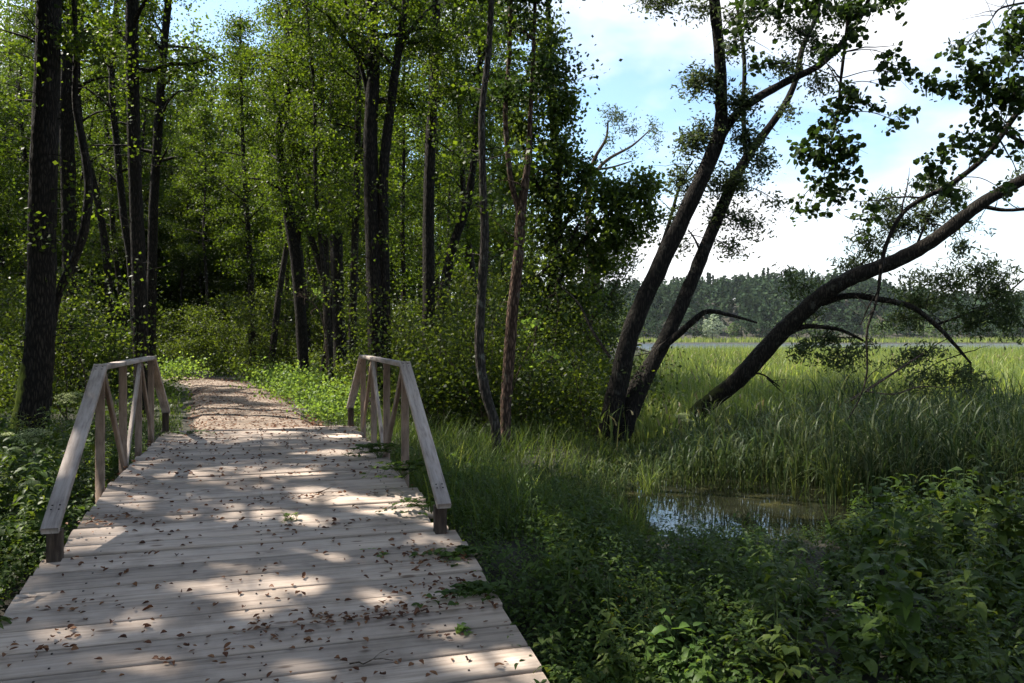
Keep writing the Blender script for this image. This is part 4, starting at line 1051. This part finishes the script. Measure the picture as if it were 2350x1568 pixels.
for f in (.3, .45, .6, .75):
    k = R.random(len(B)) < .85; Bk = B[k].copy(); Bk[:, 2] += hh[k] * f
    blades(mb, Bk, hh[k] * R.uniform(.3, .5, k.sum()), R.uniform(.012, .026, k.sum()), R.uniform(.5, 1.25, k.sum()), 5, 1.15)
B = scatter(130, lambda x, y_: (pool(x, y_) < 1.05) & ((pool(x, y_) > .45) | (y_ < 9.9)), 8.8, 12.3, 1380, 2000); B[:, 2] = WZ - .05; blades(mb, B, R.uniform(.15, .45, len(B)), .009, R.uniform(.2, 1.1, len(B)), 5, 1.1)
tag(mb.build('sedge', M_REED_SHADED), 'drooping reeds, shade put into their dark green, around the far side of the pool', 'sedge', kind='stuff')  # the nearer reeds, with their shade painted into the blades
mb = MB()
B = scatter(20000, reedy, 15.0, 45, 1250, 2550, .9); B[:, 2] = np.maximum(B[:, 2], WZ - .1)
hh = R.uniform(1.05, 1.75, len(B)) * (np.interp(B[:, 1], [14, 18, 32], [.62, .72, 1]) + .25 * sstep(B[:, 0] / B[:, 1], .33, .42) * (B[:, 1] < 26)); hh = hh * (1 + .14 * np.sin(B[:, 0] * .9 + 2 * np.sin(B[:, 1] * .35)) * np.cos(B[:, 1] * .6)); blades(mb, B, hh, .030, R.uniform(.02, .22, len(B)), 3)
Bk = B.copy(); Bk[:, 2] += hh * R.uniform(.25, .7, len(B)); blades(mb, Bk, hh * .42, .038, R.uniform(.4, 1.1, len(B)), 3)
B = scatter(900, reedy, 13, 48, 1380, 2550, .9); B[:, 2] = np.maximum(B[:, 2], WZ - .1); hh = R.uniform(1.2, 1.9, len(B)) * np.interp(B[:, 1], [13, 18, 30], [.6, .75, 1]); blades(mb, B, hh, .012, R.uniform(.03, .35, len(B)), 4, 1.0, 1)
Bk = B.copy(); Bk[:, 2] += hh * .86; blades(mb, Bk, R.uniform(.16, .3, len(B)), .035, R.uniform(.5, 1.2, len(B)), 4, 1.0, 1)
B = scatter(22000, reedy, 45, 105, 1200, 2600, .9); B[:, 2] = np.maximum(B[:, 2], WZ - .1)
hh = R.uniform(1.3, 1.86, len(B)) * (1 + .10 * np.sin(B[:, 0] * .5 + B[:, 1] * .13)); blades(mb, B, hh, .065, R.uniform(.03, .3, len(B)), 2)
B = scatter(6000, lambda x, y_: x > 0, 392, 428, 1180, 2600); blades(mb, B, R.uniform(1.5, 2.4, len(B)), .5, R.uniform(.05, .4, len(B)), 2)
tag(mb.build('reeds', [M_REED, M_STRAW]), 'green reed bed between the trees and the lake', 'reeds', kind='stuff')

mb = MB()
def landy(x, y_):
    lx, ly = bridge_local(np.stack([x, y_], -1)); d, hw = path_dist(x, y_)
    return (marsh(x, y_) < .2) & (pool(x, y_) > 1.1) & ~((lx > -.05) & (lx < BW + .05) & (ly < 7.6)) & (d > hw - .02) & ~((lx > -.3) & (lx < BW + .16) & (ly < -1.6))
B = scatter(9000, lambda x, y_: landy(x, y_) & (x > -2.6 - .2 * (y_ - 8)) & (pool(x, y_) > 2.2), 7.0, 19, 860, 1480)
blades(mb, B, R.uniform(.25, .75, len(B)), R.uniform(.005, .011, len(B)), R.uniform(.2, .9, len(B)), 4)
B = scatter(4200, landy, 8, 30, -60, 480); blades(mb, B, R.uniform(.15, .45, len(B)), .009, R.uniform(.2, .9, len(B)), 3)
B = scatter(5200, lambda x, y_: landy(x, y_) & (path_dist(x, y_)[0] < path_dist(x, y_)[1] + 1.5), 14, 40, 200, 900); blades(mb, B, R.uniform(.12, .42, len(B)), .012, R.uniform(.2, .9, len(B)), 3)
B = scatter(2600, lambda x, y_: (pool(x, y_) > 1.0) & (pool(x, y_) < 1.9) & ((y_ > 11.2) | (x < 1.3)), 8, 13.5, 1330, 2150); B[:, 2] = np.maximum(B[:, 2], WZ - .08)
blades(mb, B, R.uniform(.25, .7, len(B)), .009, R.uniform(.4, 1.2, len(B)), 5, 1.1)
tag(mb.build('grass', M_GRASS), 'long green grass under the trees and along the boardwalk', 'grass', kind='stuff')

# ------------------------------------------------------------------ herbs
def herb_leaves(ml, ms, B, h, nodes, L, Wf, tilt=.25, spiral=False, bare=.15):
    """Upright herbs with opposite leaves, many at once."""
    n = len(B)
    if n == 0: return
    h = np.asarray(h) * np.ones(n)
    a0 = R.uniform(0, 6.28, n); ln = R.normal(0, .16, (n, 2))
    for j in range(nodes):
        t = bare + (1 - bare) * (j + .5) / nodes
        for s in (0, 1):
            a = a0 + j * (math.pi / 2) + s * math.pi + R.normal(0, .35, n)
            D = np.stack([np.cos(a), np.sin(a), R.normal(tilt, .3, n)], 1); D = norm(D)
            c = B + np.stack([ln[:, 0] * h * t * t, ln[:, 1] * h * t * t, h * t], 1) + D * .012
            sz = L * (.45 + .75 * math.sin(math.pi * min(1, .2 + t * .75))) * R.uniform(.7, 1.25, n) * np.clip(h / .7, .6, 1.4)
            k = R.random(n) < .93
            leaf_big(ml, c[k], D[k], sz[k], sz[k] * Wf, R.uniform(.25, .8, k.sum()))
    if ms is not None:
        for i in range(n):
            t = np.linspace(-.05, 1, 5)
            P = B[i] + np.stack([ln[i, 0] * h[i] * t * t, ln[i, 1] * h[i] * t * t, h[i] * t], 1)
            tube(ms, P, np.linspace(.0045, .0015, 5), 4)
def low_near_pool(x, y_):
    """How tall the herbs stand: knee high by the planks, ankle high on the wet bank of the pool."""
    k = sstep(x / y_, .08, .15) * (1 - sstep(x / y_, .40, .47))
    lim = np.interp(y_, [4, 5, 6, 7, 8, 9], [.85, .70, .50, .30, .20, .18])
    return np.where(k > 0, lim * k + .9 * (1 - k), .9)
def undergrowth_ok(x, y_):
    return landy(x, y_) & (pool(x, y_) > 1.08)
ml = MB(); ms = MB()
B = scatter(2300, undergrowth_ok, 3.4, 10.5, 1080, 2560, .85); herb_leaves(ml, None, B, R.uniform(.18, .60, len(B)) * np.minimum(1, low_near_pool(B[:, 0], B[:, 1]) / .5), 6, .062, .5)
q_ = R.uniform(-5.4, -.3, 420); w_ = BW + .18 + np.abs(R.normal(0, .32, 420)); P_ = BO + np.outer(w_, BV) + np.outer(q_, BU); P_[:, 2] = ground_z(P_[:, 0], P_[:, 1])
herb_leaves(ml, None, P_, R.uniform(.16, .42, len(P_)), 5, .062, .52)
B = scatter(620, undergrowth_ok, 3.7, 7.2, 1230, 1760, .9); herb_leaves(ml, None, B, R.uniform(.28, .58, len(B)), 6, .082, .5)
q_ = R.uniform(-5.4, -.3, 260); w_ = -.16 - np.abs(R.normal(0, .32, 260)); P_ = BO + np.outer(w_, BV) + np.outer(q_, BU); P_[:, 2] = ground_z(P_[:, 0], P_[:, 1])
herb_leaves(ml, None, P_, R.uniform(.16, .42, len(P_)), 5, .062, .52)
B = scatter(1800, lambda x, y_: undergrowth_ok(x, y_) & (x < -1), 4.6, 16, -160, 420); herb_leaves(ml, None, B, R.uniform(.2, .5, len(B)), 5, .08, .5)
B = scatter(1500, lambda x, y_: undergrowth_ok(x, y_) & (y_ < 21), 8, 21, 690, 1420); herb_leaves(ml, None, B, R.uniform(.15, .45, len(B)), 4, .085, .5)
B = scatter(3600, lambda x, y_: landy(x, y_), 18, 60, -260, 1300); C = np.repeat(B, 9, 0) + np.abs(R.normal(0, .2, (len(B) * 9, 3))) * [1, 1, 1] + R.normal(0, .12, (len(B) * 9, 3)) * [1, 1, 0]; leaf_quads(ml, C, .12, .6)
tag(ml.build('undergrowth', M_HERB), 'dense low green undergrowth covering the forest floor', 'undergrowth', kind='stuff')

def dup(root, loc, rz, sc, label=None, group=None):
    r = root.copy(); COL.objects.link(r); r.location = loc; r.rotation_euler = (0, 0, rz); r.scale = (sc, sc, sc)
    if label: r['label'] = label
    if group: r['group'] = group
    for ch in list(root.children):
        c = ch.copy(); COL.objects.link(c); c.parent = r
    return r
def herb_proto(name, label, cat, group, h, nodes, L, Wf, leafm, stems=1, tilt=.25):
    root = tag(empty(name, (0, 0, 0)), label, cat, group)
    ml = MB(); ms = MB()
    B = np.concatenate([R.normal(0, .05 * (stems > 1), (stems, 2)), np.zeros((stems, 1))], 1)
    herb_leaves(ml, ms, B, h * R.uniform(.75, 1.05, stems), nodes, L, Wf, tilt)
    ms.build('stem', M_STEM, root); ml.build('foliage', leafm, root)
    return root
def bramble_proto(name, label, cat, group, leafm, arms=4, reach=.6, L=.10):
    """Arching stems with leaves of three leaflets."""
    root = tag(empty(name, (0, 0, 0)), label, cat, group)
    ml = MB(); ms = MB(); Bs, Ds, Ls = [], [], []
    for i in range(arms):
        az = R.uniform(0, 6.28); l = reach * R.uniform(.7, 1.2)
        P = limb(ms, np.array([0, 0, -.03]), az, rad(R.uniform(50, 85)), l, .005, .35, 4, 6)
        for j in range(7):
            t = (.15 + .85 * (j + .5) / 7) * (len(P) - 1.01); q = int(t); p = P[q] * (1 - t + q) + P[q + 1] * (t - q)
            a = az + (1 if j % 2 else -1) * R.uniform(.6, 1.6)
            pet = p + np.array([math.cos(a), math.sin(a), .35]) * R.uniform(.03, .08)
            tube(ms, np.array([p, (p + pet) / 2 + [0, 0, .01], pet]), np.array([.002, .0016, .0012]), 3)
            for da, sc in ((0, 1.0), (1.05, .8), (-1.05, .8)):
                Bs.append(pet); Ds.append([math.cos(a + da), math.sin(a + da), R.normal(.05, .25)]); Ls.append(L * sc * R.uniform(.75, 1.2))
    Bs = np.array(Bs); Ds = norm(np.array(Ds)); Ls = np.array(Ls)
    leaf_big(ml, Bs, Ds, Ls, Ls * .68, R.uniform(.2, .6, len(Bs)))
    ms.build('stem', M_STEM, root); ml.build('foliage', leafm, root)
    return root
G_N = ('leafy_herb', 'upright dark green herb with paired leaves in the undergrowth, one of many alike', 'plant', 'upright herbs in the undergrowth')
G_B = ('bramble', 'arching bramble with three part leaves in the undergrowth, one of many alike', 'plant', 'brambles in the undergrowth')
protosN = [herb_proto(*G_N, .72, 9, a, b, m_, 3) for a, b, m_ in ((.112, .5, M_HERB), (.09, .42, M_HERB_OLIVE), (.125, .56, M_HERB), (.09, .36, M_HERB_OLIVE), (.11, .5, M_HERB_OLIVE))]
protosB = [bramble_proto(*G_B, m_, 6, .62, a) for a, m_ in ((.11, M_HERB), (.09, M_HERB_OLIVE), (.115, M_HERB), (.10, M_HERB_OLIVE))]
CLEAR = [(at(px, 1500, Y_)[0], Y_) for px, Y_ in ((1590, 4.5), (1430, 4.0), (1640, 3.95), (1385, 4.35), (1540, 4.1))]   # room for the plants that stand out
def place(protos, pts, s0, s1):
    for i, p in enumerate(pts):
        if any(math.hypot(p[0] - a, p[1] - b) < .27 for a, b in CLEAR): continue
        o = protos[i % len(protos)]
        if o.name not in _placed: _placed.add(o.name); o.location = p; o.rotation_euler.z = R.uniform(0, 6.28); s = min(R.uniform(s0, s1), float(low_near_pool(p[0], p[1])) / .72); o.scale = (s, s, s)
        else: dup(o, p, R.uniform(0, 6.28), min(R.uniform(s0, s1), float(low_near_pool(p[0], p[1])) / .72))
_placed = set()
def thin(B, dmin, nmax):
    out = []
    for b in B:
        if all((b[0] - c[0]) ** 2 + (b[1] - c[1]) ** 2 > dmin * dmin for c in out): out.append(b)
        if len(out) >= nmax: break
    return np.array(out)
far_pool = lambda x, y_: undergrowth_ok(x, y_) & (pool(x, y_) > 3.2)
place(protosN, thin(scatter(1500, far_pool, 3.9, 9.2, 1240, 2480, .9), .26, 85), .6, 1.2)
place(protosB, thin(scatter(1500, far_pool, 3.7, 8.8, 1300, 2480, .9), .32, 66), .7, 1.2)
place(protosN, thin(scatter(700, lambda x, y_: undergrowth_ok(x, y_) & (x < -2), 4.6, 13, -160, 290, .9), .28, 70), .65, 1.2)
place(protosB, thin(scatter(700, lambda x, y_: undergrowth_ok(x, y_) & (x < -2), 4.6, 11, -160, 250, .9), .4, 26), .6, 1.0)
place(protosB, thin(scatter(700, lambda x, y_: undergrowth_ok(x, y_), 7.5, 12, 960, 1380, .9), .4, 20), .6, .95)

# plants that stand out
def put(root, px, Yb, z=None, rz=0.0, sc=1.0):
    x = (px - CX) / F * Yb
    root.location = (x, Yb, float(ground_z(x, Yb)) if z is None else z); root.rotation_euler.z = rz; root.scale = (sc,) * 3
    return root
put(herb_proto('bright_herb', 'bright sunlit herb with large pointed leaves at the bottom of the undergrowth', 'plant', None, .60, 7, .15, .5, M_FRESH, 5), 1590, 4.5, sc=1.0)
put(bramble_proto('bright_bramble', 'bright low bramble at the bottom edge between the planks and the tall sunlit herb', 'plant', None, M_FRESH, 8, .5, .095), 1430, 4.0)
put(herb_proto('bright_herb', 'light green herb tuft at the bottom edge right of the sunlit bramble', 'plant', None, .42, 5, .11, .55, M_FRESH, 6), 1640, 3.95)
put(herb_proto('small_herb', 'small broad leaved plant in the dark gap beside the bottom right planks', 'plant', None, .26, 3, .12, .6, M_FRESH, 2), 1385, 4.35)
put(herb_proto('tall_herb', 'tall leafy herb at the right edge in front of the reeds', 'plant', None, 1.1, 13, .115, .45, M_HERB_OLIVE, 5), 2310, 6.3)
put(herb_proto('tall_herb', 'tall leafy herb left of the tallest one at the right edge', 'plant', None, 1.0, 12, .11, .45, M_HERB, 5), 2190, 6.6)
put(herb_proto('pale_herb', 'pale green topped herb in front of the pool', 'plant', None, .62, 7, .11, .45, M_FRESH, 2), 1725, 6.3)
put(herb_proto('pale_herb', 'yellowish herb on the left of the undergrowth beside the right end post', 'plant', None, .5, 6, .1, .5, M_FRESH, 3), 1290, 6.1)
put(herb_proto('pale_herb', 'light green herb just behind the near end of the right railing', 'plant', None, .5, 6, .1, .5, M_FRESH, 3), 1010, 7.9)
def dock():
    root = tag(empty('dock_plant'), 'single broad upright dock leaf beside the right end of the pool', 'plant')
    ml = MB(); ms = MB()
    for a, el, L in ((2.6, 1.35, .55), (.4, .9, .34), (4.4, .8, .3)):
        D = np.array([[math.cos(a) * math.cos(el), math.sin(a) * math.cos(el), math.sin(el)]])
        b = np.array([[0, 0, 0.02]]) + D * .12
        tube(ms, np.array([[0, 0, -.03], b[0] * .5, b[0]]), np.array([.006, .005, .004]), 4)
        leaf_big(ml, b, D, [L], [L * .3], .15, .2)
    ms.build('stem', M_STEM, root); ml.build('leaf', M_HERB, root)
    return root
put(dock(), 1915, 8.6, sc=1.05)
def umbel(label, px, Yb, h, sc, heads, head_r=.07):
    root = tag(empty('umbel_plant'), label, 'plant')
    ms = MB(); mf = MB(); ml = MB()
    for i in range(heads):
        a = R.uniform(0, 6.28); e = rad(R.uniform(66, 88)) if i else rad(88)
        P = limb(ms, np.array([0, 0, -.04]) if not i else np.array([0, 0, h * .45]), a, e, h if not i else h * R.uniform(.4, .55), .007 if not i else .004, .03, 5, 5)
        top = P[-1]; r = head_r * R.uniform(.8, 1.1)
        for k in range(16):
            th = k * 2.4; q = math.sqrt((k + .5) / 16)
            e2 = top + np.array([math.cos(th) * q * r, math.sin(th) * q * r, r * (.75 - .45 * q * q)])
            tube(ms, np.array([top, (top + e2) / 2 + [0, 0, -.006], e2]), np.array([.0015, .0012, .001]), 3)
            leaf_quads(mf, e2 + R.normal(0, 1, (16, 3)) * [.017, .017, .006], .012, .9, 1.5, 0)
    B = np.array([[0, 0, .03]]); 
    for j in range(4):
        a = j * 1.7; n = 9
        ax = np.linspace(.1, .45, n)[:, None]; D0 = np.array([[math.cos(a), math.sin(a), .6]])
        for s in (-1, 1):
            D = norm(np.array([[math.cos(a + s * 1.0), math.sin(a + s * 1.0), .1]]) + R.normal(0, .15, (n, 3)))
            leaf_big(ml, np.array([[0, 0, h * .15 * j]]) + D0 * ax, D, np.full(n, .10), np.full(n, .045), .3)
    ms.build('stem', M_STEM, root); mf.build('flower', M_UMBEL, root); ml.build('foliage', M_HERB, root)
    return put(root, px, Yb, sc=sc)
umbel('white green umbel flower nearest the left edge below the mossy trunk', 68, 8.2, .80, 1.0, 4, .13)
umbel('umbel flower with a dull head behind the left railing', 175, 10.5, 1.05, 1.0, 4, .15)
umbel('pale yellow green umbel flower at the foot of the leaning willow', 1560, 13.6, 1.10, 1.1, 4, .09)
umbel('small umbel flower at the left edge behind the white green one', 20, 9.6, .75, .9, 2, .07)
umbel('dull green umbel flower in the grass right of the straight trunk', 1060, 17.5, .85, 1.1, 3, .1)
def sedge(label, px, Yb, n, h, w, lean, z=None, name='sedge_tuft'):
    mb = MB(); B = np.concatenate([R.normal(0, .07, (n, 2)), np.zeros((n, 1)) - .05], 1)
    blades(mb, B, R.uniform(.6, 1.0, n) * h, w, R.uniform(.2, 1, n) * lean, 7, 1.0)
    o = tag(mb.build(name, M_REED), label, 'sedge')
    return put(o, px, Yb, z)
sedge('pale drooping sedge tuft standing behind the right end of the pool', 1925, 11.6, 60, 1.15, .017, 1.1, WZ)
sedge('sedge tuft at the left end of the pool below the twin stems', 1490, 11.7, 40, .75, .012, 1.0, WZ)
sedge('broad yellow green grass tuft at the foot of the wavy trunk', 1110, 11.0, 22, .75, .018, .6)
sedge('upright bright grass tuft just right of the near railing post', 1045, 10.2, 16, .7, .018, .45)
sedge('bright long grass tuft right of the wavy trunk', 1215, 10.6, 20, .8, .016, .6)
def cowwheat(label, px, Yb, n):
    root = tag(empty('yellow_flower'), label, 'flower')
    ms = MB(); ml = MB(); mf = MB()
    for i in range(n):
        b = np.array([R.normal(0, .08), R.normal(0, .08), -.02]); h = R.uniform(.3, .48)
        P = limb(ms, b, R.uniform(0, 6.28), rad(R.uniform(70, 88)), h, .0025, .02, 4, 6)
        herb_leaves(ml, None, b[None], h, 6, .055, .3)
        for k in range(6):
            leaf_hex(mf, P[-1 - k // 3][None] + R.normal(0, .016, (1, 3)), .013, .5)
    ms.build('stem', M_STEM, root); ml.build('foliage', M_HERB, root); mf.build('flower', M_YELLOW, root)
    return put(root, px, Yb)
cowwheat('yellow flowered herb nearest the planks at the bottom', 1395, 5.0, 5)
cowwheat('yellow flowered herb in the middle of the dark undergrowth', 1450, 5.4, 6)
cowwheat('yellow flowered herb left of the tall sunlit herb', 1500, 5.1, 5)

# plants creeping over the planks
def creeper(label, px, py, zloc, n, spread, leafm=M_HERB, lift=.07, L=.06, elong=1.6):
    root = tag(empty('creeping_plant'), label, 'creeper')
    ms = MB(); ml = MB(); Bs, Ds, Ls = [], [], []
    for i in range(n):
        a = R.uniform(0, 6.28); l = spread * R.uniform(.4, 1.1)
        d = np.array([math.cos(a) * elong, math.sin(a) / elong, 0])
        t = np.linspace(0, 1, 6)[:, None]
        P = d * l * t + np.array([0, 0, 1.0]) * lift * np.sin(t * math.pi * .9) + R.normal(0, .012, (6, 3)) * [1, 1, .4] + [0, 0, .008]
        tube(ms, P, np.linspace(.003, .0012, 6), 3)
        for q in P[1:]:
            for s in (-1, 1):
                b = a + s * R.uniform(.5, 1.4)
                Bs.append(q); Ds.append([math.cos(b), math.sin(b), R.uniform(.05, .5)]); Ls.append(L * R.uniform(.6, 1.25))
    Bs = np.array(Bs); Ds = norm(np.array(Ds)); Ls = np.array(Ls)
    leaf_big(ml, Bs, Ds, Ls, Ls * .75, R.uniform(.1, .35, len(Bs)))
    ms.build('stem', M_STEM, root); ml.build('foliage', leafm, root)
    p = gp(px, py, zloc); root.location = p; root.rotation_euler.z = YAW
    return root
creeper('leafy runner spreading onto the planks at the near right edge', 1045, 1288, -.36, 16, .26)
creeper('dull green runner over the right planks nearest the bottom', 1080, 1375, -.44, 18, .25)
creeper('dark green creeper covering the foot of the right railing', 870, 1052, .0, 22, .30, lift=.14)
creeper('leafy creeper around the post at the near end of the level right railing', 925, 1100, .0, 18, .34, lift=.16)
creeper('creeper by the near right end post', 985, 1180, -.2, 12, .26, lift=.12)
creeper('small green sprout growing between the middle planks', 665, 1206, -.22, 6, .07, M_LIGHT, .09, .03, 1.0)
creeper('fresh trailing sprig with light leaves on the right planks', 855, 1290, -.36, 4, .16, M_LIGHT, .05, .06, 1.0)
creeper('single fallen green sprig on the bottom right planks', 1045, 1452, -.5, 2, .10, M_LIGHT, .03, .05, 1.0)
creeper('small leafy mat at the far left corner of the level deck', 430, 1000, .0, 10, .22, M_HERB, .05, .05, 2.2)
for i, (lab, px, py, L_, a) in enumerate([('bent twig lying on the bottom planks', 850, 1517, .22, .3), ('dark twig cluster on the left planks', 190, 1405, .25, .15), ('thin twig on the planks at the lower left edge', 130, 1520, .3, .05), ('short twig on the right planks', 745, 1125, .18, .8)]):
    zl = rz_(py); c = gp(px, py, zl + .012)
    mb = MB(); t = np.linspace(-1, 1, 6)[:, None]
    d = np.array([math.cos(a), math.sin(a), 0])
    P = d * L_ / 2 * t + R.normal(0, .012, (6, 3)) * [1, 1, .2]
    tube(mb, P, np.linspace(.005, .002, 6), 5)
    tube(mb, np.array([P[3], P[3] + [.03, .05, .01], P[3] + [.07, .08, .015]]), np.array([.003, .002, .001]), 4)
    o = tag(mb.build('twig', M_TWIG), lab, 'twig'); o.location = c; o.rotation_euler = (math.atan(RAMP) * .9, 0, 0)

# ------------------------------------------------------------------ fallen leaves
mb = MB()
def litter(x, y_, s, lift=.0):
    """Curled dead leaves on the deck, bridge coordinates."""
    n = len(x)
    z = deck_z(y_) + .006 + lift
    P = BO + np.outer(x, BV) + np.outer(y_, BU); P[:, 2] = z
    a = R.uniform(0, 6.28, n); D = np.stack([np.cos(a), np.sin(a), R.normal(.0, .18, n)], 1); D = norm(D)
    leaf_big(mb, P + [0, 0, .004], D, s, s * R.uniform(.45, .8, n), R.uniform(-.35, .2, n), R.uniform(.2, 1.0))
n = 1150
x = R.uniform(0, BW, n); yy = -5.2 + 9.8 * R.random(n)
litter(x, yy, R.uniform(.02, .05, n))
for px, py, k, sx, sy in [(1010, 1330, 60, .3, .10), (980, 1385, 70, .42, .07), (800, 1408, 60, .35, .06), (690, 1435, 30, .3, .05), (1000, 1270, 40, .2, .06), (760, 1190, 24, .16, .05), (740, 1125, 34, .35, .04), (180, 1410, 20, .16, .06), (100, 1520, 16, .2, .05), (960, 1240, 30, .2, .1), (620, 1480, 18, .3, .05), (1060, 1440, 20, .25, .05), (250, 1200, 36, .2, .12)]:
    c = gp(px, py, rz_(py)); lx, ly = bridge_local(c)
    litter(np.clip(lx + R.normal(0, sx, k), -.1, BW + .1), ly + R.normal(0, sy, k), R.uniform(.022, .052, k), R.uniform(0, .012, k))
mm = 3800
s_ = R.random(mm); q = R.random(mm) ** 1.4 * (len(pl) - 1.01); qi = q.astype(int); f = (q - qi)[:, None]
P = (pl[qi] * (1 - f) + pl[qi + 1] * f) * (1 - s_[:, None]) + (pr[qi] * (1 - f) + pr[qi + 1] * f) * s_[:, None]
P[:, 2] += .05
a = R.uniform(0, 6.28, mm); L_ = R.uniform(.03, .07, mm)
leaf_big(mb, P, norm(np.stack([np.cos(a), np.sin(a), R.normal(0, .2, mm)], 1)), L_, L_ * .7, R.uniform(-.3, .2, mm), .5)
tag(mb.build('fallen_leaves', M_DEAD), 'brown fallen leaves scattered over the planks and the path', 'fallen leaves', kind='stuff')

# ------------------------------------------------------------------ air
hm_, ht, hb_ = mat('haze_air')
ht.nodes.remove(hb_)
pv = ht.nodes.new('ShaderNodeVolumePrincipled')
pv.inputs['Color'].default_value = (.86, .93, 1.0, 1); pv.inputs['Density'].default_value = .000045; pv.inputs['Anisotropy'].default_value = .2
ht.links.new(pv.outputs[0], ht.nodes['Material Output'].inputs['Volume'])
mb = MB(); box(mb, (0, 6, 36), (1850, 1850, 42))
tag(mb.build('haze', hm_), kind='stuff')
cy.volume_bounces = 1
